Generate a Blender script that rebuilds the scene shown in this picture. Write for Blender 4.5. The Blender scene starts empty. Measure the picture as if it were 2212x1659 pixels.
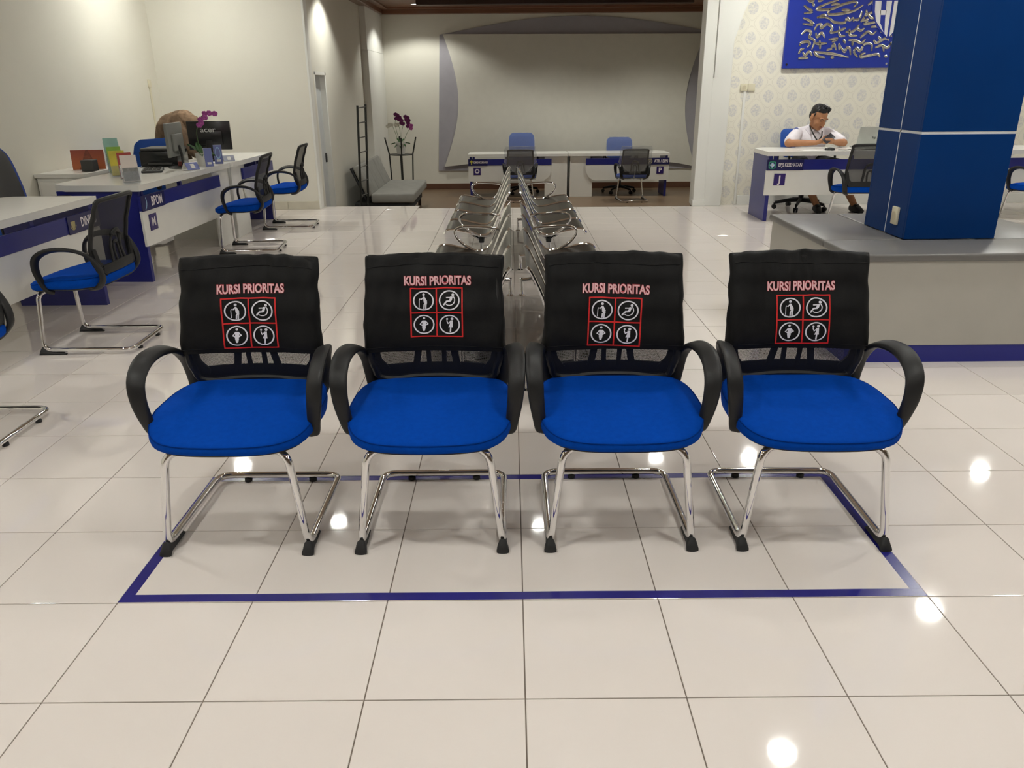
import bpy, bmesh, math, random
from math import sin, cos, pi, radians
from mathutils import Vector, Matrix, noise

# ------------------------------------------------------------------ camera, world, exposure
SC = bpy.context.scene
COL = SC.collection
cam_d = bpy.data.cameras.new('camera')
cam = bpy.data.objects.new('camera', cam_d)
COL.objects.link(cam)
cam_d.sensor_fit = 'HORIZONTAL'
cam_d.sensor_width = 36.0
cam_d.lens = 1681.579 / 2212 * 36.0
cam_d.clip_start = 0.05
CAM = Vector((-0.026759, -1.526854, 1.415626))
PITCH, ROLL = 0.363153, -0.0081984
FW = Vector((0, cos(PITCH), -sin(PITCH)))
R0 = Vector((1, 0, 0))
U0 = R0.cross(FW)
RT = R0 * cos(ROLL) + U0 * sin(ROLL)
UP = -R0 * sin(ROLL) + U0 * cos(ROLL)
cam.matrix_world = Matrix(((RT.x, UP.x, -FW.x, CAM.x), (RT.y, UP.y, -FW.y, CAM.y), (RT.z, UP.z, -FW.z, CAM.z), (0, 0, 0, 1)))
SC.camera = cam

world = bpy.data.worlds.new('world')
SC.world = world
world.use_nodes = True
world.node_tree.nodes['Background'].inputs[0].default_value = (0.9, 0.92, 1.0, 1)
world.node_tree.nodes['Background'].inputs[1].default_value = 0.3

SC.view_settings.view_transform = 'Standard'
SC.view_settings.look = 'None'
SC.view_settings.gamma = 1.0
SC.view_settings.use_curve_mapping = False
SC.view_settings.exposure = 0.0
SC.cycles.use_denoising = True
SC.cycles.max_bounces = 7
SC.cycles.transparent_max_bounces = 6
SC.cycles.sample_clamp_indirect = 6.0
LAMP = 262.0       # emission strength of the ceiling lamps over the front of the hall
LAMPB = 470.0      # the stronger lamps over the counters at the back

# ------------------------------------------------------------------ materials
MATS = {}


def _bsdf(name):
    m = bpy.data.materials.new(name)
    m.use_nodes = True
    nt = m.node_tree
    return m, nt, nt.nodes['Principled BSDF']


def mat(name, col, rough=0.5, metal=0.0, var=0.04, scale=8.0, bump=0.0, bscale=200.0, spec=0.5, coat=0.0, sheen=0.0):
    """plain procedural material: colour broken up by a little noise, optional fine relief"""
    if name in MATS:
        return MATS[name]
    m, nt, b = _bsdf(name)
    N, L = nt.nodes, nt.links
    tc = N.new('ShaderNodeTexCoord')
    nz = N.new('ShaderNodeTexNoise')
    nz.inputs['Scale'].default_value = scale
    nz.inputs['Detail'].default_value = 4
    L.new(tc.outputs['Object'], nz.inputs['Vector'])
    rp = N.new('ShaderNodeValToRGB')
    rp.color_ramp.elements[0].position = 0.3
    rp.color_ramp.elements[1].position = 0.7
    rp.color_ramp.elements[0].color = tuple(c * (1 - var) for c in col) + (1,)
    rp.color_ramp.elements[1].color = tuple(min(1, c * (1 + var)) for c in col) + (1,)
    L.new(nz.outputs['Fac'], rp.inputs['Fac'])
    L.new(rp.outputs['Color'], b.inputs['Base Color'])
    b.inputs['Roughness'].default_value = rough
    b.inputs['Metallic'].default_value = metal
    b.inputs['Specular IOR Level'].default_value = spec
    b.inputs['Coat Weight'].default_value = coat
    b.inputs['Sheen Weight'].default_value = sheen
    if bump:
        n2 = N.new('ShaderNodeTexNoise')
        n2.inputs['Scale'].default_value = bscale
        n2.inputs['Detail'].default_value = 2
        L.new(tc.outputs['Object'], n2.inputs['Vector'])
        bp = N.new('ShaderNodeBump')
        bp.inputs['Strength'].default_value = bump
        bp.inputs['Distance'].default_value = 0.002
        L.new(n2.outputs['Fac'], bp.inputs['Height'])
        L.new(bp.outputs['Normal'], b.inputs['Normal'])
    MATS[name] = m
    return m


def emit(name, col, strength):
    if name in MATS:
        return MATS[name]
    m, nt, b = _bsdf(name)
    b.inputs['Base Color'].default_value = col + (1,)
    b.inputs['Emission Color'].default_value = col + (1,)
    b.inputs['Emission Strength'].default_value = strength
    MATS[name] = m
    return m


class NG:
    """tiny helper for math node chains"""
    def __init__(s, nt):
        s.nt = nt

    def m(s, op, a, b=None, c=None):
        n = s.nt.nodes.new('ShaderNodeMath')
        n.operation = op
        for i, v in enumerate((a, b, c)):
            if v is None:
                continue
            if isinstance(v, (int, float)):
                n.inputs[i].default_value = v
            else:
                s.nt.links.new(v, n.inputs[i])
        return n.outputs[0]

    def mix(s, f, a, b):
        n = s.nt.nodes.new('ShaderNodeMix')
        n.data_type = 'RGBA'
        for i, v in ((0, f), (6, a), (7, b)):
            if isinstance(v, (int, float)):
                n.inputs[i].default_value = v
            elif isinstance(v, tuple):
                n.inputs[i].default_value = v + (1,)
            else:
                s.nt.links.new(v, n.inputs[i])
        return n.outputs[2]


def mat_tile():
    m, nt, b = _bsdf('glossy_white_tile')
    N, L = nt.nodes, nt.links
    g = NG(nt)
    geo = N.new('ShaderNodeNewGeometry')
    oi = N.new('ShaderNodeObjectInfo')
    nz = N.new('ShaderNodeTexNoise')
    nz.inputs['Scale'].default_value = 1.6
    nz.inputs['Detail'].default_value = 5
    L.new(geo.outputs['Position'], nz.inputs['Vector'])
    c = g.mix(nz.outputs['Fac'], (0.765, 0.70, 0.655), (0.845, 0.785, 0.745))
    r = g.m('MULTIPLY_ADD', oi.outputs['Random'], 0.05, 0.0)
    c2 = g.mix(r, c, (0.66, 0.61, 0.57))
    L.new(c2, b.inputs['Base Color'])
    b.inputs['Roughness'].default_value = 0.045
    b.inputs['Specular IOR Level'].default_value = 0.6
    n2 = N.new('ShaderNodeTexNoise')
    n2.inputs['Scale'].default_value = 5.0
    n2.inputs['Detail'].default_value = 1
    L.new(geo.outputs['Position'], n2.inputs['Vector'])
    bp = N.new('ShaderNodeBump')
    bp.inputs['Strength'].default_value = 0.11
    bp.inputs['Distance'].default_value = 0.004
    L.new(n2.outputs['Fac'], bp.inputs['Height'])
    L.new(bp.outputs['Normal'], b.inputs['Normal'])
    return m


def mat_wallpaper():
    m, nt, b = _bsdf('damask_wallpaper')
    N, L = nt.nodes, nt.links
    g = NG(nt)
    geo = N.new('ShaderNodeNewGeometry')
    sx = N.new('ShaderNodeSeparateXYZ')
    L.new(geo.outputs['Position'], sx.inputs[0])
    u = g.m('MULTIPLY', sx.outputs['X'], 2 * pi / 0.285)
    v = g.m('MULTIPLY', sx.outputs['Z'], 2 * pi / 0.325)
    f = g.m('ADD', g.m('COSINE', u), g.m('COSINE', v))
    af = g.m('ABSOLUTE', f)
    # double ogee line
    line = g.m('SUBTRACT', 1.0, g.m('MULTIPLY', g.m('ABSOLUTE', g.m('SUBTRACT', af, 0.17)), 11.0))
    line = g.m('MAXIMUM', line, 0.0)
    vo = N.new('ShaderNodeTexVoronoi')
    vo.inputs['Scale'].default_value = 46
    L.new(geo.outputs['Position'], vo.inputs['Vector'])
    nz = N.new('ShaderNodeTexNoise')
    nz.inputs['Scale'].default_value = 30
    L.new(geo.outputs['Position'], nz.inputs['Vector'])
    edge = g.m('ADD', af, g.m('MULTIPLY', g.m('SUBTRACT', nz.outputs['Fac'], 0.5), 0.5))
    med = g.m('MULTIPLY', g.m('SUBTRACT', edge, 1.12), 6.0)
    med = g.m('MINIMUM', g.m('MAXIMUM', med, 0.0), 1.0)
    spk = g.m('MINIMUM', g.m('MAXIMUM', g.m('SUBTRACT', 1.35, g.m('MULTIPLY', vo.outputs['Distance'], 1.5)), 0.0), 1.0)
    med = g.m('MULTIPLY', med, spk)
    c = g.mix(g.m('MULTIPLY', line, 0.5), (0.85, 0.82, 0.71), (0.62, 0.58, 0.50))
    c = g.mix(g.m('MULTIPLY', med, 0.6), c, (0.53, 0.53, 0.575))
    L.new(c, b.inputs['Base Color'])
    b.inputs['Roughness'].default_value = 0.6
    return m


def mat_wood(name, c1, c2, axis=0, scale=14.0, rough=0.35):
    m, nt, b = _bsdf(name)
    N, L = nt.nodes, nt.links
    g = NG(nt)
    tc = N.new('ShaderNodeNewGeometry')
    mp = N.new('ShaderNodeMapping')
    sc = [scale, scale, scale]
    sc[axis] = scale * 0.06
    mp.inputs['Scale'].default_value = sc
    L.new(tc.outputs['Position'], mp.inputs['Vector'])
    nz = N.new('ShaderNodeTexNoise')
    nz.inputs['Scale'].default_value = 1.0
    nz.inputs['Detail'].default_value = 6
    L.new(mp.outputs[0], nz.inputs['Vector'])
    c = g.mix(nz.outputs['Fac'], c1, c2)
    L.new(c, b.inputs['Base Color'])
    b.inputs['Roughness'].default_value = rough
    return m


def mat_mesh(name, open_frac, pitch=0.0042, col=(0.012, 0.012, 0.014)):
    """woven net cloth: black threads with small round holes, laid out on the cloth's own x/z"""
    m, nt, b = _bsdf(name)
    N, L = nt.nodes, nt.links
    g = NG(nt)
    tc = N.new('ShaderNodeTexCoord')
    sx = N.new('ShaderNodeSeparateXYZ')
    L.new(tc.outputs['Object'], sx.inputs[0])
    a = g.m('COSINE', g.m('MULTIPLY', g.m('ADD', sx.outputs['X'], sx.outputs['Z']), 2 * pi / pitch))
    c = g.m('COSINE', g.m('MULTIPLY', g.m('SUBTRACT', sx.outputs['X'], sx.outputs['Z']), 2 * pi / pitch))
    s = g.m('ADD', a, c)
    hole = g.m('GREATER_THAN', s, open_frac)
    b.inputs['Base Color'].default_value = col + (1,)
    b.inputs['Roughness'].default_value = 0.7
    tr = N.new('ShaderNodeBsdfTransparent')
    mx = N.new('ShaderNodeMixShader')
    L.new(hole, mx.inputs[0])
    L.new(b.outputs[0], mx.inputs[1])
    L.new(tr.outputs[0], mx.inputs[2])
    L.new(mx.outputs[0], N['Material Output'].inputs['Surface'])
    return m


def mat_film(name, gloss=0.16, tint=(0.95, 0.96, 0.97)):
    """thin clear plastic film: mostly see-through with a sharp sheen and crumple relief"""
    m, nt, b = _bsdf(name)
    N, L = nt.nodes, nt.links
    tr = N.new('ShaderNodeBsdfTransparent')
    tr.inputs[0].default_value = tint + (1,)
    b.inputs['Base Color'].default_value = (0.75, 0.76, 0.78, 1)
    b.inputs['Roughness'].default_value = 0.12
    b.inputs['Specular IOR Level'].default_value = 1.0
    tc = N.new('ShaderNodeTexCoord')
    nz = N.new('ShaderNodeTexNoise')
    nz.inputs['Scale'].default_value = 22
    nz.inputs['Detail'].default_value = 4
    nz.inputs['Distortion'].default_value = 1.2
    L.new(tc.outputs['Object'], nz.inputs['Vector'])
    bp = N.new('ShaderNodeBump')
    bp.inputs['Strength'].default_value = 1.0
    bp.inputs['Distance'].default_value = 0.02
    L.new(nz.outputs['Fac'], bp.inputs['Height'])
    L.new(bp.outputs['Normal'], b.inputs['Normal'])
    mx = N.new('ShaderNodeMixShader')
    mx.inputs[0].default_value = gloss
    L.new(tr.outputs[0], mx.inputs[1])
    L.new(b.outputs[0], mx.inputs[2])
    L.new(mx.outputs[0], N['Material Output'].inputs['Surface'])
    return m


def mat_picture():
    """orange poster with a dark tower-like shape"""
    m, nt, b = _bsdf('orange_picture')
    N, L = nt.nodes, nt.links
    g = NG(nt)
    tc = N.new('ShaderNodeTexCoord')
    sx = N.new('ShaderNodeSeparateXYZ')
    L.new(tc.outputs['Generated'], sx.inputs[0])
    dx = g.m('ABSOLUTE', g.m('SUBTRACT', sx.outputs['X'], 0.5))
    w = g.m('MULTIPLY_ADD', g.m('SUBTRACT', 1.0, sx.outputs['Z']), 0.26, 0.03)
    ins = g.m('GREATER_THAN', w, dx)
    nz = N.new('ShaderNodeTexNoise')
    nz.inputs['Scale'].default_value = 7
    L.new(tc.outputs['Generated'], nz.inputs['Vector'])
    c = g.mix(sx.outputs['Z'], (0.55, 0.16, 0.05), (0.33, 0.07, 0.045))
    c = g.mix(g.m('MULTIPLY', ins, nz.outputs['Fac']), c, (0.05, 0.02, 0.015))
    L.new(c, b.inputs['Base Color'])
    b.inputs['Roughness'].default_value = 0.4
    return m


TILE = mat_tile()
WALLPAPER = mat_wallpaper()
GROUT = mat('grout', (0.20, 0.165, 0.135), 0.9, bump=0.3)
WALLM = mat('cream_plaster', (0.78, 0.755, 0.66), 0.7, var=0.02, scale=1.5, bump=0.05, bscale=60)
WALLW = mat('white_plaster', (0.80, 0.80, 0.755), 0.6, var=0.02, scale=1.5, bump=0.05, bscale=60)
WALLA = mat('alcove_plaster', (0.76, 0.745, 0.66), 0.7, var=0.02, scale=1.5)
LAVENDER = mat('lavender_grey_paint', (0.37, 0.36, 0.40), 0.6, var=0.03)
CEILM = mat_wood('hall_wood_ceiling', (0.26, 0.18, 0.125), (0.38, 0.28, 0.205), 0, 16, 0.4)
BROWNWOOD = mat_wood('brown_wood_ceiling', (0.12, 0.05, 0.025), (0.25, 0.115, 0.06), 0, 20, 0.3)
PLANKM = mat_wood('brown_laminate', (0.15, 0.098, 0.058), (0.21, 0.14, 0.083), 0, 12, 0.35)
SKIRTW = mat_wood('dark_wood_skirting', (0.09, 0.04, 0.022), (0.15, 0.07, 0.04), 0, 18, 0.35)
CHROME = mat('chrome', (0.84, 0.84, 0.84), 0.06, 1.0, var=0.02)
STEEL = mat('dark_satin_steel', (0.15, 0.15, 0.145), 0.24, 1.0, var=0.06)
BLKPL = mat('black_plastic', (0.013, 0.013, 0.0135), 0.45, var=0.15, bump=0.15, bscale=600, spec=0.35)
RUBBER = mat('black_rubber', (0.016, 0.016, 0.017), 0.6)
CLOTHB = mat('black_cover_cloth', (0.0052, 0.0052, 0.0055), 0.52, var=0.25, scale=30, bump=0.3, bscale=900, spec=0.19)
BLUEF = mat('royal_blue_fabric', (0.0005, 0.056, 0.385), 0.85, var=0.06, scale=60, bump=0.4, bscale=1400, spec=0.06)
BLUES = mat('blue_seam_piping', (0.0005, 0.028, 0.19), 0.85, spec=0.05)
NETNEAR = mat_mesh('black_net_cloth', 0.55)
NETCHAIR = mat_mesh('black_net_cloth_dense', 1.0, 0.005, (0.02, 0.02, 0.021))
RED = mat('red_thread', (0.62, 0.012, 0.012), 0.6, var=0.1, scale=300)
PINK = mat('pinkish_white_thread', (0.80, 0.50, 0.52), 0.6, var=0.08, scale=300)
PINKRED = mat('crimson_thread', (0.45, 0.03, 0.05), 0.6, var=0.08, scale=300)
WHTHREAD = mat('white_thread', (0.76, 0.75, 0.82), 0.6, var=0.05, scale=300)
TAPE = mat('blue_floor_tape', (0.022, 0.020, 0.20), 0.25, var=0.1)
DESKW = mat('white_laminate', (0.80, 0.79, 0.74), 0.25, var=0.015)
DESKB = mat('blue_laminate', (0.018, 0.022, 0.185), 0.3, var=0.06)
NAVY = mat('navy_sign', (0.012, 0.012, 0.085), 0.3)
PURPLE = mat('purple_sign', (0.028, 0.012, 0.14), 0.3)
SIGNW = mat('sign_white', (0.82, 0.76, 0.78), 0.4)
PILLB = mat('pillar_blue_panel', (0.0006, 0.034, 0.165), 0.36, var=0.08, scale=2.0, spec=0.16)
PILLW = mat('pillar_white_strip', (0.82, 0.84, 0.86), 0.35)
VINYL = mat('grey_vinyl_cushion', (0.155, 0.15, 0.145), 0.38, var=0.06, scale=3, bump=0.12, bscale=12)
BENCHW = mat('offwhite_board', (0.45, 0.435, 0.39), 0.35, var=0.02)
BENCHB = mat('bench_blue_kick', (0.012, 0.018, 0.24), 0.3)
BOARDB = mat('blue_board', (0.016, 0.038, 0.34), 0.3, var=0.04)
SILVER = mat('silver_lettering', (0.62, 0.60, 0.52), 0.22, 0.9, var=0.35, scale=25)
SHIELDW = mat('shield_white', (0.82, 0.82, 0.84), 0.4)
IVORY = mat('ivory_plastic', (0.74, 0.69, 0.52), 0.4)
WHITEP = mat('white_plastic', (0.80, 0.79, 0.76), 0.4)
GREYP = mat('grey_plastic', (0.42, 0.42, 0.41), 0.5)
DGREYP = mat('dark_grey_plastic', (0.05, 0.05, 0.05), 0.45)
MONBACK = mat('monitor_grey_back', (0.20, 0.205, 0.19), 0.5)
SCREENB = mat('black_gloss_plastic', (0.012, 0.012, 0.013), 0.25)
BLKMETAL = mat('black_painted_metal', (0.012, 0.014, 0.012), 0.4)
DAYBED = mat('grey_daybed_fabric', (0.27, 0.268, 0.245), 0.85, var=0.08, bump=0.3, bscale=500)
DAYDARK = mat('dark_daybed_underside', (0.02, 0.021, 0.022), 0.9)
LEAF = mat('orchid_leaf', (0.025, 0.09, 0.018), 0.4, var=0.25)
STEMG = mat('orchid_stem', (0.09, 0.16, 0.05), 0.5)
MAGENTA = mat('purple_orchid_petal', (0.15, 0.008, 0.11), 0.5, var=0.3, scale=40)
PINKPET = mat('pink_orchid_petal', (0.50, 0.10, 0.40), 0.5, var=0.3, scale=40)
WHITEPET = mat('white_orchid_petal', (0.78, 0.77, 0.68), 0.5, var=0.05)
POTW = mat('white_pot', (0.72, 0.71, 0.66), 0.35)
SKIN = mat('skin', (0.46, 0.225, 0.118), 0.62, var=0.06, scale=20, spec=0.25)
SKINLIP = mat('lips', (0.36, 0.12, 0.09), 0.5)
HAIRM = mat('black_hair', (0.008, 0.007, 0.007), 0.5, bump=0.6, bscale=300)
SHIRT = mat('white_shirt', (0.83, 0.79, 0.84), 0.8, var=0.03, scale=12, bump=0.2, bscale=25)
SHORTS = mat('dark_shorts', (0.02, 0.02, 0.022), 0.8)
SHOEB = mat('black_shoe', (0.012, 0.012, 0.012), 0.55)
SCARFCL = mat('tan_scarf_cloth', (0.245, 0.165, 0.108), 0.92, var=0.35, scale=22, bump=1.0, bscale=34, spec=0.05)
BROWNCL = mat('brown_tan_cloth', (0.165, 0.112, 0.074), 0.9, var=0.3, scale=16, bump=1.0, bscale=26, spec=0.08)
EYEW = mat('eye_dark', (0.02, 0.014, 0.012), 0.3)
BLUECHAIR = mat('office_chair_blue', (0.012, 0.075, 0.36), 0.75, var=0.05, bump=0.3, bscale=900)
BLUERIM = mat('blue_rim_plastic', (0.02, 0.06, 0.30), 0.5)
FILM = mat_film('clear_plastic_film', 0.14)
FILMB = mat_film('clear_plastic_bag', 0.20)
ACRYL = mat_film('clear_acrylic', 0.12)
GREENL = mat('logo_green', (0.05, 0.38, 0.22), 0.5)
YELLOWL = mat('logo_yellow', (0.55, 0.50, 0.06), 0.5)
GOLDL = mat('logo_gold', (0.42, 0.36, 0.17), 0.5)
PALEBLUE = mat('logo_pale_blue', (0.35, 0.55, 0.75), 0.5)
PAPER = mat('white_paper', (0.80, 0.79, 0.75), 0.6)
B_TEAL = mat('brochure_teal', (0.30, 0.52, 0.45), 0.5, var=0.12)
B_GREEN = mat('brochure_green', (0.25, 0.46, 0.06), 0.5, var=0.12)
B_YEL = mat('brochure_yellow', (0.62, 0.52, 0.05), 0.5, var=0.2)
B_RED = mat('brochure_red', (0.38, 0.045, 0.035), 0.5, var=0.12)
B_CREAM = mat('brochure_cream', (0.74, 0.66, 0.60), 0.5, var=0.05)
B_GREY = mat('brochure_grey', (0.22, 0.22, 0.21), 0.5, var=0.25, scale=40)
SIGNBL = mat('standing_sign_blue', (0.15, 0.18, 0.42), 0.4, var=0.05)
LAPTOP = mat('laptop_silver', (0.50, 0.52, 0.49), 0.35, 0.4)
MARKG = mat('lighter_tile_smear', (0.6, 0.6, 0.6), 0.3)


# ------------------------------------------------------------------ geometry helpers
class G:
    """collects vertices and faces; becomes one mesh"""
    def __init__(s):
        s.v = []
        s.f = []

    def add(s, v, f):
        o = len(s.v)
        s.v += [tuple(p) for p in v]
        s.f += [tuple(i + o for i in q) for q in f]
        return s

    def box(s, c, size, bev=0.0, rot=None, seg=2):
        bm = bmesh.new()
        bmesh.ops.create_cube(bm, size=1.0)
        bmesh.ops.scale(bm, vec=Vector(size), verts=bm.verts)
        if bev:
            bmesh.ops.bevel(bm, geom=bm.edges[:] + bm.verts[:], offset=bev, segments=seg, affect='EDGES', profile=0.5)
        if rot is not None:
            bmesh.ops.rotate(bm, cent=(0, 0, 0), matrix=rot.to_3x3(), verts=bm.verts)
        bmesh.ops.translate(bm, vec=Vector(c), verts=bm.verts)
        bm.verts.index_update()
        s.add([v.co[:] for v in bm.verts], [[v.index for v in f.verts] for f in bm.faces])
        bm.free()
        return s

    def b2(s, x0, x1, y0, y1, z0, z1, bev=0.0, seg=2):
        return s.box(((x0 + x1) / 2, (y0 + y1) / 2, (z0 + z1) / 2), (abs(x1 - x0), abs(y1 - y0), abs(z1 - z0)), bev, None, seg)

    def rings(s, rings, cap=True, closed=False):
        n = len(rings[0])
        v = [p for r in rings for p in r]
        f = []
        m = len(rings)
        for i in range(m if closed else m - 1):
            a, b = i * n, ((i + 1) % m) * n
            for j in range(n):
                k = (j + 1) % n
                f.append((a + j, a + k, b + k, b + j))
        if cap and not closed:
            f.append(tuple(reversed(range(n))))
            f.append(tuple(range((m - 1) * n, m * n)))
        return s.add(v, f)

    def tube(s, pts, r, seg=10, closed=False, ref=None, sx=1.0, sy=1.0):
        """round (or elliptic) tube along points; r may be a list"""
        P = [Vector(p) for p in pts]
        n = len(P)
        R = r if isinstance(r, (list, tuple)) else [r] * n
        T = []
        for i in range(n):
            a = P[i - 1] if (i > 0 or closed) else P[i]
            b = P[(i + 1) % n] if (i < n - 1 or closed) else P[i]
            T.append((b - a).normalized())
        up = Vector(ref) if ref else (Vector((0, 0, 1)) if abs(T[0].z) < 0.9 else Vector((1, 0, 0)))
        rings = []
        nrm = (up - T[0] * up.dot(T[0])).normalized()
        for i in range(n):
            if ref:
                q = Vector(ref) - T[i] * Vector(ref).dot(T[i])
                if q.length > 1e-4:
                    nrm = q.normalized()
            else:
                q = nrm - T[i] * nrm.dot(T[i])
                if q.length > 1e-6:
                    nrm = q.normalized()
            bn = T[i].cross(nrm)
            rings.append([P[i] + (nrm * cos(2 * pi * k / seg) * sx + bn * sin(2 * pi * k / seg) * sy) * R[i] for k in range(seg)])
        return s.rings(rings, True, closed)

    def strip(s, pts, ws, ts, wdir, seg=10, p=3.0):
        """flat moulded bar along pts: half width ws along wdir, half thickness ts across it, rounded section"""
        P = [Vector(q) for q in pts]
        n = len(P)
        rings = []
        for i in range(n):
            t = (P[min(i + 1, n - 1)] - P[max(i - 1, 0)]).normalized()
            w = Vector(wdir(i / (n - 1)) if callable(wdir) else wdir)
            w = (w - t * w.dot(t)).normalized()
            b = t.cross(w)
            u = i / (n - 1)
            W = ws(u) if callable(ws) else ws
            H = ts(u) if callable(ts) else ts
            ring = []
            for k in range(seg):
                a = 2 * pi * k / seg + pi / seg
                ca, sa = cos(a), sin(a)
                ring.append(P[i] + w * W * math.copysign(abs(ca) ** (2 / p), ca) + b * H * math.copysign(abs(sa) ** (2 / p), sa))
            rings.append(ring)
        return s.rings(rings)

    def lathe(s, prof, c=(0, 0, 0), seg=20):
        rings = [[(c[0] + r * cos(2 * pi * k / seg), c[1] + r * sin(2 * pi * k / seg), c[2] + z) for k in range(seg)] for r, z in prof]
        return s.rings(rings)

    def prism(s, poly, y0, y1, plane='xz'):
        """extrude a 2D polygon; plane xz extrudes along y, xy along z, yz along x"""
        n = len(poly)

        def q(p, d):
            return {'xz': (p[0], d, p[1]), 'xy': (p[0], p[1], d), 'yz': (d, p[0], p[1])}[plane]
        v = [q(p, y0) for p in poly] + [q(p, y1) for p in poly]
        f = [tuple(range(n)), tuple(reversed(range(n, 2 * n)))]
        for i in range(n):
            j = (i + 1) % n
            f.append((i, n + i, n + j, j))
        return s.add(v, f)

    def sphere(s, c, r, rot=None, u=16, v=10):
        rr = r if isinstance(r, (tuple, list)) else (r, r, r)
        M = rot.to_3x3() if rot is not None else Matrix.Identity(3)
        vs = [Vector((0, 0, rr[2]))]
        for i in range(1, v):
            th = pi * i / v
            for j in range(u):
                ph = 2 * pi * j / u
                vs.append(Vector((rr[0] * sin(th) * cos(ph), rr[1] * sin(th) * sin(ph), rr[2] * cos(th))))
        vs.append(Vector((0, 0, -rr[2])))
        f = []
        for j in range(u):
            f.append((0, 1 + j, 1 + (j + 1) % u))
        for i in range(v - 2):
            a, b = 1 + i * u, 1 + (i + 1) * u
            for j in range(u):
                k = (j + 1) % u
                f.append((a + j, b + j, b + k, a + k))
        e = len(vs) - 1
        a = 1 + (v - 2) * u
        for j in range(u):
            f.append((a + j, e, a + (j + 1) % u))
        C = Vector(c)
        return s.add([C + M @ p for p in vs], f)

    def limb(s, pts, rad, seg=12):
        """tapered chain with round joints (fused later by a voxel remesh)"""
        s.tube(pts, rad, seg)
        for p, r in zip(pts, rad):
            s.sphere(p, r, None, seg, 8)
        return s

    def xf(s, M):
        s.v = [tuple(M @ Vector(p)) for p in s.v]
        return s


def obj(name, g, m, parent=None, loc=None, rot=None, smooth=40, mods=None):
    me = bpy.data.meshes.new(name)
    me.from_pydata(g.v, [], g.f)
    bm = bmesh.new()
    bm.from_mesh(me)
    bmesh.ops.recalc_face_normals(bm, faces=bm.faces)
    bm.to_mesh(me)
    bm.free()
    if smooth:
        me.shade_smooth()
        me.set_sharp_from_angle(angle=radians(smooth))
    me.materials.append(m)
    o = bpy.data.objects.new(name, me)
    COL.objects.link(o)
    if parent is not None:
        o.parent = parent
    if loc is not None:
        o.location = loc
    if rot is not None:
        o.rotation_euler = rot
    return o


def tag(o, label=None, cat=None, group=None, kind=None):
    if label:
        o['label'] = label
    if cat:
        o['category'] = cat
    if group:
        o['group'] = group
    if kind:
        o['kind'] = kind
    return o


def thing(name, label, cat, loc=(0, 0, 0), rz=0.0, group=None, scale=1.0):
    o = bpy.data.objects.new(name, None)
    o.empty_display_size = 0.1
    COL.objects.link(o)
    o.location = loc
    o.rotation_euler = (0, 0, rz)
    o.scale = (scale, scale, scale)
    return tag(o, label, cat, group)


def copy_tree(o, parent=None):
    c = o.copy()
    COL.objects.link(c)
    c.parent = parent
    for ch in list(o.children):
        copy_tree(ch, c)
    return c


def smoothpath(pts, n=6, closed=False):
    """Catmull-Rom through points"""
    P = [Vector(p) for p in pts]
    m = len(P)
    out = []
    for i in range(m if closed else m - 1):
        p0 = P[i - 1] if (i > 0 or closed) else P[0] * 2 - P[1]
        p1, p2 = P[i], P[(i + 1) % m]
        p3 = P[(i + 2) % m] if (i + 2 < m or closed) else P[-1] * 2 - P[-2]
        for k in range(n):
            t = k / n
            out.append(0.5 * ((2 * p1) + (p2 - p0) * t + (2 * p0 - 5 * p1 + 4 * p2 - p3) * t * t + (3 * p1 - p0 - 3 * p2 + p3) * t ** 3))
    if not closed:
        out.append(P[-1])
    return out


def fillet(pts, r, n=6, closed=False):
    """polyline with rounded corners"""
    P = [Vector(p) for p in pts]
    m = len(P)
    out = []
    for i in range(m):
        if not closed and i in (0, m - 1):
            out.append(P[i])
            continue
        a, b, c = P[i - 1], P[i], P[(i + 1) % m]
        rr = r[i] if isinstance(r, (list, tuple)) else r
        d = min(rr, (a - b).length * 0.49, (c - b).length * 0.49)
        s, e = b + (a - b).normalized() * d, b + (c - b).normalized() * d
        for k in range(n + 1):
            t = k / n
            out.append(s * (1 - t) ** 2 + b * 2 * t * (1 - t) + e * t * t)
    return out


# flat lettering, made once while the scene is still almost empty
def text2d(s, size, bold=0.0, sx=1.0):
    cu = bpy.data.curves.new('lettering', 'FONT')
    cu.body = s
    cu.size = size
    cu.offset = bold
    cu.dimensions = '2D'
    cu.fill_mode = 'BOTH'
    cu.resolution_u = 3
    cu.align_x = 'CENTER'
    cu.align_y = 'CENTER'
    o = bpy.data.objects.new('lettering', cu)
    COL.objects.link(o)
    dg = bpy.context.evaluated_depsgraph_get()
    me = o.evaluated_get(dg).to_mesh()
    v = [(p.co.x * sx, p.co.y) for p in me.vertices]
    f = [tuple(q.vertices) for q in me.polygons]
    o.evaluated_get(dg).to_mesh_clear()
    bpy.data.objects.remove(o)
    bpy.data.curves.remove(cu)
    return v, f


TXT = {}
for key, s, size, bold, sx in (('kp', 'KURSI PRIORITAS', 0.040, 0.0010, 0.745), ('kpo', 'KURSI PRIORITAS', 0.040, 0.0024, 0.745),
                               ('M', 'M', 0.092, 0.002, 1.0), ('J', 'J', 0.105, 0.003, 1.0), ('O', 'O', 0.10, 0.005, 1.0), ('P', 'P', 0.10, 0.005, 1.0),
                               ('BPOM', 'BPOM', 0.10, 0.002, 0.72), ('DINKES', 'DINKES', 0.085, 0.002, 0.70),
                               ('KEM', 'KEMENKUMHAM', 0.055, 0.001, 0.62), ('ATR', 'ATR / BPN', 0.075, 0.0015, 0.72),
                               ('BPJS', 'BPJS KESEHATAN', 0.054, 0.0008, 0.63), ('acer', 'acer', 0.07, 0.001, 1.25),
                               ('HP', 'hp', 0.045, 0.0005, 1.0), ('DUA', 'DUA', 0.06, 0.001, 1.0)):
    TXT[key] = text2d(s, size, bold, sx)


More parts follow.
